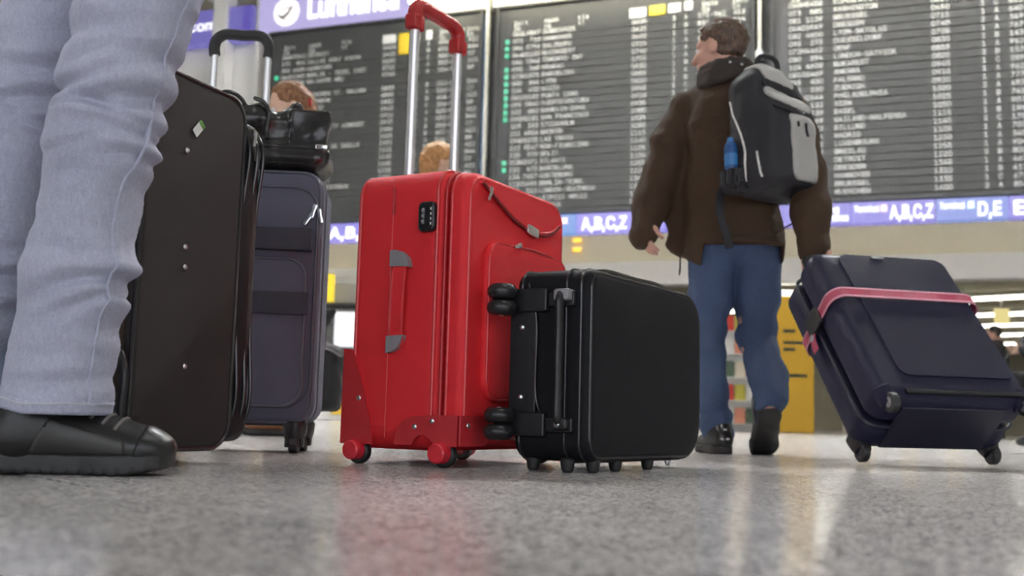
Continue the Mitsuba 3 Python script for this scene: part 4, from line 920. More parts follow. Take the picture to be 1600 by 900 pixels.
def hair_sdf(q, B, S, c, long=0.0, front=0.055, puff=0.013, seed=1):
    def fn(P):
        d = ell(P, q(0, -0.016, 0.040), np.array((0.076 + puff, 0.096 + puff, 0.090 + puff)) * S, B)
        loc = (P - c) @ B.T / S
        if long: d = smin(d, bone(P, q(0, -0.060, 0.0), q(0, -0.062, -long), 0.075 * S, 0.060 * S), 0.03 * S)
        face = loc[:, 1] - (front + 0.020 * np.clip((loc[:, 2] - 0.07) / 0.05, 0, 1) - 0.075 * np.clip((0.045 - loc[:, 2]) / 0.06, 0, 1))
        d = smax(d, face * S, 0.012 * S)
        if not long: d = smax(d, (-0.058 - loc[:, 2]) * S, 0.02 * S)
        for s in (-1, 1):
            if not long: d = smax(d, -(np.sqrt(((P - q(s * 0.085, 0.010, -0.006)) ** 2).sum(1)) - 0.040 * S), 0.01 * S)
        return d - 0.012 * S * nz(P, 45 / S, seed) - 0.006 * S * nz(P, 110 / S, seed + 3)
    return fn
def person(name, label, group, J, look, res=0.009, hair=True, trousers=True):
    """J: joints. look: materials. Builds the body as one skin, then hair, trousers, shoes as its parts."""
    t = Thing(name, label, 'person', None, group); S = J.get('S', 1.0)
    hs, q, B = head_sdf(J['head'], J['face'], J.get('up', V3(0, 0, 1)), S)
    limbs = []
    for s in 'LR':
        limbs.append(([J['neck'] + (J['sh' + s] - J['neck']) * 0.5, J['sh' + s], J['el' + s], J['wr' + s]], [0.06 * S, 0.054 * S, 0.043 * S, 0.030 * S]))
        limbs.append(([J['hip' + s], J['kn' + s], J['an' + s]], [0.085 * S, 0.056 * S, 0.040 * S]))
        limbs += [(a, b) for a, b in hand_bones(J['wr' + s], J['hd' + s], J['pn' + s], J.get('th' + s, 1), J.get('curl', 0.35), S * 0.98)]
    mid = (J['hipL'] + J['hipR']) / 2
    chest = (J['shL'] + J['shR']) / 2 - V3(0, 0, 0.12)
    def body(P):
        d = hs(P)
        d = smin(d, chain(P, [J['neck'] - V3(0, 0, 0.02), chest, (chest + mid) / 2, mid + V3(0, 0, 0.05)], [0.075 * S, 0.125 * S, 0.115 * S, 0.12 * S]), 0.05 * S)
        for a, b in limbs: d = smin(d, chain(P, a, b, 0.012), 0.035 * S if len(a) > 3 and b[0] > 0.05 else 0.010)
        return d
    pts = np.vstack([np.vstack(a) for a, _ in limbs] + [J['head'][None] + V3(0, 0, 0.2) * S])
    t.part('body', snet(body, pts.min(0) - 0.16, pts.max(0) + 0.12, res), look['skin'], smooth=True)
    for s in (-1, 1): t.part('eye', trimesh.creation.icosphere(2, 0.0125 * S).apply_translation(q(s * 0.032, 0.076, 0.010)), 'eye_white')
    if hair:
        hf = hair_sdf(q, B, S, J['head'], look.get('long', 0), look.get('front', 0.055))
        c = J['head']; t.part('hair', snet(hf, c - V3(.16, .16, .16 + look.get('long', 0)), c + V3(.16, .16, .18), max(res * 0.6, 0.005)), look['hair'], smooth=True)
    t.q = q
    return t
def shoe_mesh(L=0.29, res=0.005, boot=False):
    """a shoe pointing to +x, heel at the origin, sole on z = 0: (upper, sole, toe cap, quarter panel)"""
    k = L / 0.30
    def upper(P):
        P = P / k
        d = ell(P, (0.055, 0, 0.062), (0.056, 0.040, 0.060))
        d = smin(d, bone(P, (0.06, 0, 0.055), (0.24, 0, 0.040), 0.042, 0.036), 0.03)
        d = smin(d, ell(P, (0.245, 0.0, 0.042), (0.056, 0.046, 0.031)), 0.02)
        d = smin(d, bone(P, (0.105, 0, 0.085), (0.20, 0, 0.052), 0.038, 0.036), 0.03)
        d = smin(d, bone(P, (0.072, 0, 0.06), (0.080, 0, 0.185 if boot else 0.12), 0.046, 0.048), 0.03)
        d = np.maximum(d, 0.020 - P[:, 2])
        return d * k
    def sole(P):
        P = P / k; x = P[:, 0]; sp = 0.016 * np.clip((x - 0.22) / 0.08, 0, 1.2) ** 2
        Q = P.copy(); Q[:, 2] = 0
        d = chain(Q, [(0.046, 0, 0), (0.13, -0.002, 0), (0.215, 0.002, 0), (0.252, 0.004, 0)], [0.046, 0.040, 0.052, 0.049], 0.02)
        z = P[:, 2] - sp
        d = smax(d, np.abs(z - 0.016) - 0.016, 0.006)
        tread = 0.0013 * (np.abs(np.mod(x * 50, 1) - 0.5) < 0.13) * (z < 0.010)
        return (d + tread) * k
    lo, hi = np.array((-0.03, -0.075, -0.01)) * k, np.array((0.33, 0.075, 0.24 if boot else 0.18)) * k
    out = {'upper': snet(upper, lo, hi, res), 'sole': snet(sole, lo, hi, res * 0.85)}
    def cap(P): return np.maximum(upper(P) - 0.0028, np.maximum(-(P[:, 0] / k - 0.252 - 0.25 * (P[:, 2] / k - 0.045)), 0.022 - P[:, 2] / k) * k)
    out['toe_cap'] = snet(cap, lo, hi, res)
    def panel(P):
        x, z = P[:, 0] / k, P[:, 2] / k
        reg = np.maximum.reduce([0.105 - x + 0.5 * (z - 0.06), x - 0.235, z - (0.083 - 0.28 * (x - 0.13)), 0.030 - z])
        return np.maximum(upper(P) - 0.0022, reg * k)
    out['side_panel'] = snet(panel, lo, hi, res); out['fn'] = upper
    return out
def basis(x, up=(0, 0, 1), at=(0, 0, 0)):
    x = unit(x); up = np.asarray(up, float); z = unit(up - x * (up @ x)); y = np.cross(z, x)
    m = np.eye(4); m[:3, 0], m[:3, 1], m[:3, 2], m[:3, 3] = x, y, z, at; return m
def put_shoe(t, sm, heel, direction, up=(0, 0, 1), m=('boot_leather', 'boot_sole', 'boot_leather', 'boot_panel'), laces=True):
    M0 = t.M; t.M = basis(direction, up, heel)
    k = t.part('shoe', sm['upper'], m[0], smooth=True)
    t.part('sole', sm['sole'], m[1], smooth=True, parent=k)
    t.part('toe_cap', sm['toe_cap'], m[2], smooth=True, parent=k); t.part('side_panel', sm['side_panel'], m[3], smooth=True, parent=k)
    if laces:
        s = np.ptp(sm['sole'].vertices[:, 0]) / 0.30
        for i in range(6):
            x = (0.125 + 0.019 * i) * s; z = (0.130 - 0.011 * i) * s
            path = project(sm['fn'], smooth_path([(x - 0.006, -0.032 * s, z - 0.010), (x, -0.012 * s, z + 0.004), (x, 0.012 * s, z + 0.004), (x - 0.006, 0.032 * s, z - 0.010)], 12), 6)
            t.part('lace', tube(path, 0.0030, 6), 'lace_grey', parent=k)
    t.M = M0; return k

# --- the person at the left whose jeans and boots fill the picture's edge
JL = dict(head=V3(-0.62, 1.98, 1.62), face=V3(1, -0.1, -0.1), neck=V3(-0.68, 1.96, 1.46), shL=V3(-0.72, 2.12, 1.40), shR=V3(-0.68, 1.77, 1.40), elL=V3(-0.78, 2.20, 1.13), wrL=V3(-0.84, 2.16, 0.99), elR=V3(-0.80, 1.70, 1.13), wrR=V3(-0.72, 1.64, 1.02),
          hipL=V3(-0.80, 1.97, 0.93), hipR=V3(-0.625, 1.82, 0.93), knL=V3(-0.898, 1.94, 0.57), knR=V3(-0.690, 1.795, 0.53), anL=V3(-0.988, 1.965, 0.10), anR=V3(-0.757, 1.825, 0.10),
          hdL=V3(0.9, -0.1, 0.25), hdR=V3(0.8, 0.2, 0.45), pnL=V3(0, -1, 0), pnR=V3(0, 1, 0), thL=-1, thR=1)
t = person('person', 'person in pale blue jeans and black leather boots at the left edge', None, JL, dict(skin='skin', hair='hair_brown'), 0.010)
def leg_front(P):
    return chain(P, [(-0.752, 1.822, 0.085), (-0.736, 1.812, 0.20), (-0.720, 1.80, 0.33), (-0.708, 1.80, 0.44), (-0.690, 1.79, 0.54), (-0.672, 1.79, 0.66), (-0.650, 1.80, 0.78), (-0.625, 1.82, 0.93)],
                 [0.094, 0.080, 0.083, 0.077, 0.085, 0.086, 0.094, 0.105], 0.02)
def leg_back(P):
    return chain(P, [(-0.985, 1.965, 0.085), (-0.945, 1.955, 0.25), (-0.922, 1.945, 0.42), (-0.898, 1.940, 0.58), (-0.868, 1.940, 0.75), (-0.81, 1.95, 0.93)], [0.085, 0.078, 0.084, 0.082, 0.092, 0.105], 0.02)
CREASE = [(0.322, 0.24, 0.020, 0.012, -0.605, 0.11), (0.290, 0.30, 0.011, 0.010, -0.625, 0.075), (0.545, -0.15, 0.008, 0.009, -0.60, 0.075), (0.575, -0.20, 0.0075, 0.009, -0.615, 0.09), (0.610, 0.02, 0.010, 0.012, -0.66, 0.12), (0.640, 0.22, 0.008, 0.012, -0.70, 0.10),
          (0.505, -0.30, 0.0065, 0.009, -0.595, 0.055), (0.592, 0.10, 0.005, 0.007, -0.70, 0.08), (0.628, 0.25, 0.005, 0.007, -0.72, 0.08), (0.530, 0.15, 0.004, 0.008, -0.71, 0.07), (0.24, 0.2, 0.004, 0.012, -0.66, 0.07), (0.675, 0.22, 0.008, 0.013, -0.64, 0.10), (0.715, 0.12, 0.006, 0.016, -0.70, 0.10), (0.350, -0.12, 0.006, 0.014, -0.70, 0.09), (0.150, 0.12, 0.005, 0.014, -0.72, 0.09), (0.185, -0.15, 0.0045, 0.016, -0.70, 0.08), (0.765, -0.2, 0.005, 0.016, -0.60, 0.08)]
CREASE_OLD = [(0.320, 0.26, 0.0105, 0.011, -0.60, 0.10), (0.288, 0.22, 0.007, 0.010, -0.62, 0.085), (0.345, -0.10, 0.004, 0.014, -0.70, 0.10), (0.535, -0.16, 0.0075, 0.011, -0.60, 0.085), (0.560, -0.22, 0.007, 0.010, -0.62, 0.10),
          (0.585, -0.05, 0.0065, 0.011, -0.65, 0.11), (0.615, 0.12, 0.006, 0.012, -0.72, 0.09), (0.500, -0.30, 0.006, 0.012, -0.59, 0.06), (0.655, 0.20, 0.0055, 0.012, -0.66, 0.11), (0.690, 0.10, 0.004, 0.016, -0.70, 0.10), (0.150, 0.12, 0.0035, 0.014, -0.72, 0.09), (0.185, -0.15, 0.003, 0.016, -0.70, 0.08)]
def folds(P, cs, d0, band=0.05):
    full = np.zeros(len(P)); sel = np.flatnonzero(np.abs(d0) < band); P = P[sel]; w = np.zeros(len(P))
    for z0, sl, amp, th, xc, xw in cs:
        q = (P[:, 2] - z0 - sl * (P[:, 0] - xc) - 0.008 * np.sin(30 * P[:, 0] + 50 * z0)) / th
        w += amp * (np.exp(-q * q) - 0.75 * np.exp(-(q - 2.0) ** 2 / 1.6) - 0.45 * np.exp(-(q + 2.2) ** 2 / 2.2)) * np.exp(-((P[:, 0] - xc) / xw) ** 2)
    full[sel] = w
    return full
CREASE_B = [(z + 0.03, s, a * 1.0, th, x - 0.205, w * 1.25) for z, s, a, th, x, w in CREASE]
def jeans(P):
    f0, b0 = leg_front(P), leg_back(P); a = f0 + folds(P, CREASE, f0); b = b0 + folds(P, CREASE_B, b0)
    hip = ell(P, (-0.72, 1.90, 0.96), (0.16, 0.17, 0.14))
    d = smin(smin(a, hip, 0.06), smin(b, hip, 0.06), 0.015) - 0.010 * nz(P * [1, 1, 0.7], 13, 5) - 0.0045 * nz(P * [0.7, 0.7, 1.3], 30, 8) - 0.0014 * nz(P * [0.6, 0.6, 1.6], 70, 11)
    hem = 0.098 + 0.20 * np.clip(-0.76 - P[:, 0], 0, 0.12) * (P[:, 1] < 1.885)
    d = np.maximum(d, hem - P[:, 2])
    inner = np.minimum(f0, b0) + 0.012
    return np.maximum(d, -np.maximum(inner, P[:, 2] - 0.16))        # hollow at the bottom
jm = snet(jeans, (-1.13, 1.66, 0.06), (-0.48, 2.13, 1.12), 0.0042)
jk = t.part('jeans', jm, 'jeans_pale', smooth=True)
def hemband(P): return np.maximum(jeans(P) - 0.0022, P[:, 2] - (0.118 + 0.20 * np.clip(-0.76 - P[:, 0], 0, 0.12) * (P[:, 1] < 1.885)))
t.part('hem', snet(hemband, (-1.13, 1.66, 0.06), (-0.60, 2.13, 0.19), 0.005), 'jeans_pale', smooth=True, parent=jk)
sm_ = smooth_path([(-0.52, 1.75, 0.80), (-0.555, 1.745, 0.66), (-0.58, 1.74, 0.54), (-0.615, 1.74, 0.42), (-0.632, 1.745, 0.30), (-0.648, 1.75, 0.19), (-0.655, 1.76, 0.115)], 60)
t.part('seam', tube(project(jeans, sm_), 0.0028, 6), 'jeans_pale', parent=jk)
hem_thread = project(hemband, np.array([(-0.752 + 0.105 * math.cos(a), 1.822 + 0.105 * math.sin(a), 0.112 + 0.2 * min(max(-0.76 - (-0.752 + 0.105 * math.cos(a)), 0), 0.12)) for a in np.linspace(-math.pi * 0.95, 0.15, 50)]), 6)
t.part('hem_stitching', tube(hem_thread, 0.0013, 5), 'jeans_thread', parent=jk)
def jacketL(P):
    d = chain(P, [(-0.68, 1.96, 1.42), (-0.70, 1.94, 1.22), (-0.71, 1.91, 0.98)], [0.16, 0.17, 0.18])
    for s in 'LR': d = smin(d, chain(P, [JL['sh' + s], JL['el' + s], JL['wr' + s]], [0.085, 0.07, 0.055]), 0.05)
    d = np.maximum(d, 0.93 - P[:, 2])
    return np.maximum(d, -(np.sqrt(((P - V3(-0.64, 1.97, 1.60)) ** 2).sum(1)) - 0.13)) - 0.01 * nz(P, 14, 9)
t.part('jacket', snet(jacketL, (-1.0, 1.5, 0.9), (-0.35, 2.4, 1.62), 0.012), 'coat_grey', smooth=True)
BOOT = shoe_mesh(0.315, 0.0045, True)
put_shoe(t, BOOT, (-0.866, 1.822, 0.0), (1, 0.05, 0)); put_shoe(t, BOOT, (-1.085, 1.965, 0.0), (1, 0.02, 0))

# --- the man in the brown jacket, walking away
JM = dict(head=V3(0.796, 4.215, 1.575), face=V3(-0.80, 0.60, -0.05), up=V3(0.06, 0.0, 1), S=0.97, neck=V3(0.838, 4.22, 1.46), shL=V3(0.678, 4.29, 1.355), shR=V3(1.015, 4.15, 1.365), elL=V3(0.590, 4.29, 1.105), wrL=V3(0.505, 4.215, 0.900), elR=V3(1.093, 4.03, 1.055),
          wrR=V3(1.070, 3.89, 0.775), hipL=V3(0.785, 4.22, 0.80), hipR=V3(0.942, 4.20, 0.80), knL=V3(0.758, 4.20, 0.40), knR=V3(0.930, 4.21, 0.44), anL=V3(0.792, 4.145, 0.085), anR=V3(0.936, 3.985, 0.185), hdL=V3(0.04, -0.05, -1), hdR=V3(0.02, -0.1, -1), pnL=V3(0.8, 0.3, 0), pnR=V3(-0.2, -1, 0.0), thL=1, thR=-1, curl=0.45)
t = person('person', 'man in brown jacket and blue jeans walking away with a backpack, pulling the navy suitcase', None, JM, dict(skin='skin', hair='hair_brown', front=0.05), 0.0062)
man = t
def trousers(P):
    L = chain(P, [JM['hipL'] + V3(0, 0, 0.03), V3(0.764, 4.21, 0.58), JM['knL'] - V3(0.012, 0, 0), V3(0.762, 4.17, 0.23), V3(0.786, 4.145, 0.075)], [0.100, 0.083, 0.068, 0.062, 0.061], 0.03)
    R = chain(P, [JM['hipR'] + V3(0, 0, 0.03), V3(0.948, 4.21, 0.60), JM['knR'] + V3(0.012, 0, 0), V3(0.958, 4.09, 0.30), V3(0.950, 4.00, 0.20)], [0.102, 0.085, 0.071, 0.069, 0.062], 0.03)
    hip = ell(P, (0.864, 4.21, 0.86), (0.165, 0.13, 0.13))
    d = smin(smin(L, hip, 0.05), smin(R, hip, 0.05), 0.012)
    w = 0.005 * np.sin(60 * P[:, 2] + 25 * P[:, 0]) * np.exp(-((P[:, 2] - 0.45) / 0.10) ** 2) + 0.006 * np.sin(75 * P[:, 2] - 30 * P[:, 0]) * np.exp(-((P[:, 2] - 0.14) / 0.06) ** 2)
    d = d + w - 0.012 * nz(P * [1, 1, 0.7], 16, 4)
    d = np.maximum(d, 0.060 - P[:, 2])
    return np.maximum(d, (unit(V3(0.0, -0.75, -0.66)) @ (P - V3(0.940, 3.985, 0.135)).T))
t.part('jeans', snet(trousers, (0.62, 3.88, 0.04), (1.10, 4.40, 1.0), 0.0065), 'jeans_blue', smooth=True)
def coat(P):
    x, y, z = P.T
    d = chain(P, [(0.838, 4.23, 1.43), (0.842, 4.225, 1.28), (0.850, 4.215, 1.06), (0.862, 4.205, 0.80)], [0.105, 0.165, 0.170, 0.188], 0.05)
    d = smax(d, np.abs((P - V3(0.85, 4.215, 1)) @ unit(V3(0.38, 0.92, 0))) - 0.150, 0.05)
    for s in (-1, 1): d = smin(d, bone(P, (0.838, 4.225, 1.41), JM['shL' if s < 0 else 'shR'], 0.080, 0.070), 0.05)
    d = smin(d, chain(P, [JM['shL'], V3(0.622, 4.30, 1.23), JM['elL'], V3(0.535, 4.25, 0.95), V3(0.502, 4.215, 0.835)], [0.070, 0.076, 0.074, 0.066, 0.055], 0.03), 0.025)
    d = smin(d, chain(P, [JM['shR'], V3(1.068, 4.09, 1.22), JM['elR'], V3(1.085, 3.96, 0.90), V3(1.074, 3.885, 0.745)], [0.078, 0.077, 0.071, 0.064, 0.055], 0.03), 0.025)
    flap = smax(chain(P, [(0.745, 4.29, 1.20), (0.690, 4.28, 0.98), (0.648, 4.25, 0.815)], [0.080, 0.076, 0.060], 0.03), np.abs((P - V3(0.69, 4.28, 1.0)) @ unit(V3(0.25, 0.95, 0.1))) - 0.035, 0.02)
    d = smin(d, flap, 0.03)
    w = 0.0045 * np.sin(34 * z + 26 * x + 2 * np.sin(15 * z)) * np.exp(-((x - 0.57) / 0.09) ** 2) + 0.005 * np.sin(42 * z - 18 * x) * np.exp(-((x - 1.09) / 0.06) ** 2) + 0.006 * np.sin(40 * x + 4 * z) * np.exp(-((z - 0.98) / 0.22) ** 2)
    d = d + w - 0.020 * nz(P, 9, 2) - 0.006 * nz(P, 30, 12)
    d = np.maximum(d, np.where((x > 0.725) & (x < 1.02), 0.785 - z + 0.0 * x, -1))
    return d
ck = t.part('jacket', snet(coat, (0.40, 3.78, 0.70), (1.24, 4.48, 1.56), 0.0065), 'jacket_brown', smooth=True)
def collar(P):
    c = V3(0.826, 4.215, 1.475); q = P - c; q = q @ np.array([[1, 0, 0.16], [0, 1, 0], [-0.16, 0, 1]]).T
    rr = np.sqrt(q[:, 0] ** 2 + q[:, 1] ** 2); ring = np.sqrt((rr - 0.098 + 0.25 * q[:, 2]) ** 2 + (np.maximum(np.abs(q[:, 2]) - 0.032, 0)) ** 2) - 0.021
    return ring - 0.010 * nz(P, 40, 6)
co = t.part('collar', snet(collar, (0.66, 4.05, 1.38), (0.99, 4.38, 1.57), 0.006), 'collar_dark', smooth=True, parent=ck)
for x, z in ((0.815, 1.497), (0.868, 1.492)):
    p = project(collar, [(x, 4.09, z)])[0]; t.part('stud', trimesh.creation.icosphere(2, 0.0065).apply_translation(p), 'steel', parent=co)
hemc = project(coat, np.array([(x, 4.0, 0.80) for x in np.linspace(0.74, 1.0, 14)]), 8); t.part('hem_seam', tube(hemc + [0, 0, 0.012], 0.003, 5), 'collar_dark', parent=ck)
p0 = V3(0.648, 4.23, 0.77); t.part('drawcord', tube(smooth_path([p0, p0 + [0.004, 0, -0.05], p0 + [0, 0, -0.09]], 8), 0.003, 6), 'collar_dark', parent=ck)
SHOE = shoe_mesh(0.285, 0.0055, False)
put_shoe(t, SHOE, (0.790, 4.065, 0.0), (-0.05, 1, 0), m=('shoe_black', 'boot_sole', 'shoe_black', 'boot_panel'), laces=False)
put_shoe(t, SHOE, (0.937, 3.945, 0.165), (0.07, 0.72, -0.62), (0.0, 0.60, 0.75), m=('shoe_black', 'boot_sole', 'shoe_black', 'boot_panel'), laces=False)
for x, z in ((0.785, 0.052), (0.806, 0.052), (0.796, 0.086)): t.part('reflector', bx(x - 0.006, x + 0.006, 4.058, 4.066, z, z + 0.007, 0.002), 'tag_white', smooth=False)

# --- his backpack: local axes a (across), b (outwards), c (up)
PN, PT = unit(V3(0.60, -0.80, 0.06)), unit(V3(0.80, 0.60, 0.0)); PU = np.cross(PT, PN) * -1
if PU[2] < 0: PU = -PU
PC = V3(0.948, 3.985, 1.182); PB = np.array([PT, PN, PU])
def pk(a, b, c): return PC + PT * a + PN * b + PU * c
def toP(P): return (P - PC) @ PB.T
def pack(P):
    q = toP(P); a, b, c = q.T
    d = rbox(P, pk(0, -0.02, -0.01), (0.150, 0.085, 0.235), 0.070, PB)
    d = smin(d, rbox(P, pk(0, 0.045, -0.055), (0.128, 0.070, 0.175), 0.055, PB), 0.03)
    d = smin(d, rbox(P, pk(0.01, 0.085, -0.085), (0.088, 0.055, 0.135), 0.045, PB), 0.02)
    d = smin(d, rbox(P, pk(-0.02, -0.01, 0.195), (0.085, 0.060, 0.060), 0.050, PB), 0.03)
    return d - 0.010 * nz(P, 22, 7) + 0.004 * np.exp(-((np.abs(a) - 0.112) / 0.006) ** 2) * (b < 0.06)
b = Thing('backpack', 'black and light grey backpack with a blue bottle pocket on the back of the man', 'backpack')
BL, BH = PC - 0.36, PC + 0.36
pb = b.part('body', snet(pack, BL, BH, 0.0055), 'pack_black', smooth=True)
def patch(off, a0, a1, c0, c1, r=0.02, bmin=0.0, sl=0.0):
    def fn(P):
        q = toP(P); a, bb, c = q.T; c = c - sl * a
        x = np.abs(a - (a0 + a1) / 2) - (a1 - a0) / 2 + r; y = np.abs(c - (c0 + c1) / 2) - (c1 - c0) / 2 + r
        reg = np.sqrt(np.maximum(x, 0) ** 2 + np.maximum(y, 0) ** 2) + np.minimum(np.maximum(x, y), 0) - r
        return np.maximum(np.maximum(pack(P) - off, reg), bmin - bb)
    return snet(fn, BL, BH, 0.0055)
b.part('front_panel', patch(0.006, -0.055, 0.095, -0.205, 0.045, 0.03, 0.05), 'pack_grey', smooth=True, parent=None)
b.part('middle_panel', patch(0.006, -0.105, 0.085, 0.070, 0.140, 0.02, 0.01, -0.15), 'pack_grey', smooth=True)
b.part('top_panel', patch(0.006, -0.095, 0.065, 0.168, 0.255, 0.025, -0.035, -0.1), 'pack_grey', smooth=True)
b.part('flap', patch(0.009, -0.11, 0.11, 0.046, 0.068, 0.01, 0.0, -0.1), 'pack_black', smooth=True); b.part('flap', patch(0.009, -0.11, 0.10, 0.140, 0.168, 0.012, -0.01, -0.1), 'pack_black', smooth=True)
for pts in ([(-0.17, -0.085, 0.115), (-0.17, -0.05, 0.055), (-0.17, -0.015, -0.03), (-0.17, 0.0, -0.12), (-0.17, -0.005, -0.205)], [(-0.15, 0.045, -0.095), (-0.15, 0.055, -0.15), (-0.15, 0.065, -0.20)]):
    b.part('reflective_trim', tube(project(pack, [pk(*p) for p in smooth_path(pts, 24)]), 0.0048, 6), 'pack_trim')
b.part('grab_handle', tube(smooth_path([pk(-0.07, 0.0, 0.235), pk(-0.06, 0.01, 0.285), pk(-0.01, 0.02, 0.295), pk(0.03, 0.02, 0.275), pk(0.04, 0.01, 0.245)], 20), 0.009, 8), 'pack_black')
for a_, c_, L_ in ((0.02, 0.01, 0.045), (-0.03, 0.02, 0.03)):
    b.part('zip_puller', tube(project(pack, [pk(a_, 0.18, c_ - L_ * k_ / 5) for k_ in range(6)], 8) + PN * 0.009, 0.0045, 6), 'pack_black')
b.part('shoulder_strap', ribbon(smooth_path([pk(-0.06, -0.10, 0.21), V3(0.945, 4.07, 1.465), V3(0.985, 4.18, 1.468), V3(0.985, 4.29, 1.40)], 20), [PU * 0.6 + PN * 0.4] * 20, 0.055, 0.012), 'pack_black')
b.part('shoulder_strap', ribbon(smooth_path([pk(-0.10, -0.10, -0.16), V3(0.80, 4.035, 1.02), V3(0.765, 4.03, 0.93), V3(0.785, 4.02, 0.82), V3(0.80, 4.01, 0.755)], 20), [V3(0, -1, 0)] * 20, 0.030, 0.005), 'pack_black')
bt = Thing('bottle', 'blue bottle in the side pocket of the backpack', 'bottle', basis(PN, PU, pk(-0.165, -0.055, -0.165)))
bt.part('body', lathe([(0.005, 0), (0.021, 0.002), (0.024, 0.01), (0.024, 0.100), (0.019, 0.115), (0.011, 0.122)], 24), 'bottle_blue'); bt.part('label', lathe([(0.0243, 0.03), (0.0247, 0.03), (0.0247, 0.075), (0.0243, 0.075)], 24), 'bottle_light')
bt.part('cap', cyl(0.012, 0.018, 'z', (0, 0, 0.128)), 'bottle_light')
b.part('side_pocket', snet(lambda P: np.maximum(np.abs(rbox(P, pk(-0.140, -0.055, -0.175), (0.048, 0.050, 0.055), 0.03, PB)) - 0.003, (toP(P)[:, 2] + 0.150)), BL, BH, 0.006), 'pack_black', smooth=True)

# --- people farther off
def far_person(label, foot, yaw, H, look, hold=None, res=0.012, stride=0.10, bend=0.0):
    """standing figure: foot point, yaw of the way it looks, height"""
    a = math.radians(yaw); f = V3(math.cos(a), math.sin(a), 0); r = V3(math.sin(a), -math.cos(a), 0); u = V3(0, 0, 1); k = H / 1.76; o = V3(*foot)
    q = lambda x, y, z: o + (r * x + f * y + u * z) * k
    J = dict(head=q(0, 0.03 + bend * 0.3, 1.625), face=f + V3(0, 0, look.get('nod', -0.1)), S=k, neck=q(0, bend * 0.2, 1.47), shL=q(-0.18, 0, 1.40), shR=q(0.18, 0, 1.40), elL=q(-0.23, -0.03, 1.12), elR=q(0.23, -0.02, 1.12), wrL=q(-0.23, 0.06, 0.88), wrR=q(0.23, 0.08, 0.88),
             hipL=q(-0.09, 0, 0.90), hipR=q(0.09, 0, 0.90), knL=q(-0.09, 0.03, 0.49), knR=q(0.09, stride * 0.6, 0.49), anL=q(-0.09, -0.02, 0.09), anR=q(0.09, stride, 0.09), hdL=-u + f * 0.1, hdR=-u + f * 0.1, pnL=r, pnR=-r, thL=-1, thR=1)
    if hold is not None: J['elR'], J['wrR'], J['hdR'] = q(0.23, -0.02, 1.10), q(*hold), f
    t = person('person', label, None, J, look, res)
    def tr(P):
        d = None
        for s in 'LR':
            e = chain(P, [J['hip' + s], J['kn' + s], J['an' + s] + V3(0, 0, 0.0)], [0.10 * k, 0.075 * k, 0.062 * k], 0.03); d = e if d is None else smin(d, e, 0.02)
        d = smin(d, ell(P, q(0, 0, 0.93), (0.17 * k, 0.15 * k, 0.12 * k)), 0.04)
        return np.maximum(d, 0.055 * k + o[2] - P[:, 2]) - 0.012 * nz(P, 14, 3)
    lo, hi = o + V3(-0.55, -0.55, 0), o + V3(0.55, 0.55, 1.75 * k)
    t.part('trousers', snet(tr, lo, o + V3(0.55, 0.55, 1.1 * k), res), look['legs'], smooth=True)
    def ct(P):
        d = chain(P, [q(0, 0, 1.42), q(0, 0, 1.2), q(0, 0, look.get('hem', 0.85))], [0.13 * k, 0.165 * k, 0.19 * k], 0.05)
        for s in 'LR': d = smin(d, chain(P, [J['sh' + s], J['el' + s], J['wr' + s]], [0.085 * k, 0.068 * k, 0.052 * k], 0.02), 0.03)
        d = np.maximum(d, o[2] + look.get('hem', 0.85) * k - 0.05 - P[:, 2])
        return d - 0.016 * nz(P, 11, 4)
    t.part('coat', snet(ct, lo, hi, res), look['coat'], smooth=True)
    for s in 'LR':
        put_shoe(t, FAR_SHOE, J['an' + s] * [1, 1, 0] + V3(0, 0, o[2]) - f * 0.07 * k, f, m=(look['shoes'],) * 1 + ('boot_sole', look['shoes'], look['shoes']), laces=False)
    t.J, t.qq = J, q
    return t
FAR_SHOE = shoe_mesh(0.27, 0.009)
w = far_person('woman with reddish brown hair and long black coat, behind the black leather handbag', (-1.085, 5.25, 0), 195, 1.715, dict(skin='skin_pale', hair='hair_chestnut', coat='coat_black', legs='coat_black', shoes='shoe_brown', hem=0.50, long=0.16, front=0.045, nod=-0.35), res=0.011, stride=0.0)
w.part('hair_slide', bx(-1.008, -0.995, 5.16, 5.19, 1.585, 1.62, 0.005), 'red_dark')
k = Thing('shoulder_bag', 'black bag hanging low beside the blue grey suitcase', 'bag')
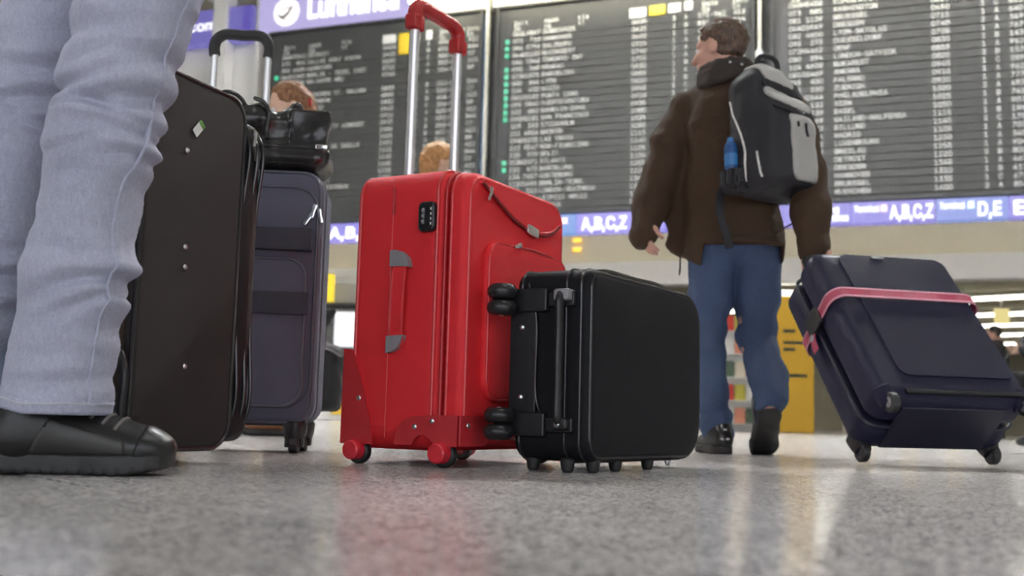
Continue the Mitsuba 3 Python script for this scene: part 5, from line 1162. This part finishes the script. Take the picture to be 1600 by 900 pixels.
def lowbag(P):
    d = smin(rbox(P, (-0.875, 5.12, 0.27), (0.105, 0.075, 0.155), 0.06), bone(P, (-0.93, 5.12, 0.40), (-0.90, 5.12, 0.56), 0.075, 0.045), 0.05)
    d = smin(d, bone(P, (-0.90, 5.12, 0.52), (-0.83, 5.10, 0.585), 0.04, 0.014), 0.02)
    return d - 0.02 * nz(P, 18, 3)
k.part('body', snet(lowbag, (-1.06, 4.96, 0.05), (-0.7, 5.28, 0.72), 0.009), 'bag_black', smooth=True)
k.part('strap', ribbon(smooth_path([(-0.92, 5.10, 0.56), (-0.955, 5.09, 0.70), (-0.96, 5.10, 0.86)], 16), [V3(0, -1, 0)] * 16, 0.035, 0.006), 'bag_black')
k.part('piping', tube(smooth_path([(-0.975, 5.045, 0.395), (-0.90, 5.035, 0.41), (-0.83, 5.035, 0.40), (-0.775, 5.05, 0.37)], 20), 0.005, 6), 'grey_plastic')
w2 = far_person('person with curly ginger hair seen between the silver poles of the red suitcase', (-0.505, 6.85, 0), 20, 1.845, dict(skin='skin_pale', hair='hair_ginger', coat='coat_grey', legs='coat_black', shoes='shoe_black', long=0.08, front=0.045), stride=0.05)
p3 = far_person('distant man with dark cap of hair right of the navy suitcase', (7.80, 17.6, 0), 160, 1.80, dict(skin='skin', hair='hair_dark', coat='coat_black', legs='coat_black', shoes='shoe_black'), res=0.02)
p4 = far_person('person in a black coat at the right picture edge, holding a black bag', (4.50, 9.05, 0), 180, 1.76, dict(skin='skin_pale', hair='hair_dark', coat='coat_black', legs='coat_black', shoes='shoe_black', hem=0.75), hold=(0.22, 0.16, 0.80), res=0.013)
hb = p4.J['wrR'] + V3(-0.07, 0.0, 0.0)
k = Thing('shoulder_bag', 'black bag held by the person at the right picture edge', 'bag')
k.part('body', snet(lambda P: rbox(P, hb - V3(0, 0, 0.30), (0.16, 0.07, 0.12), 0.05) - 0.015 * nz(P, 18, 3), hb - V3(0.25, 0.2, 0.5), hb + V3(0.25, 0.2, 0.0), 0.01), 'bag_black', smooth=True)
k.part('handle', tube(smooth_path([hb + V3(-0.09, 0, -0.19), hb + V3(-0.05, 0, -0.03), hb + V3(0, 0, -0.015), hb + V3(0.05, 0, -0.03), hb + V3(0.09, 0, -0.19)], 24), 0.009, 8), 'bag_black')
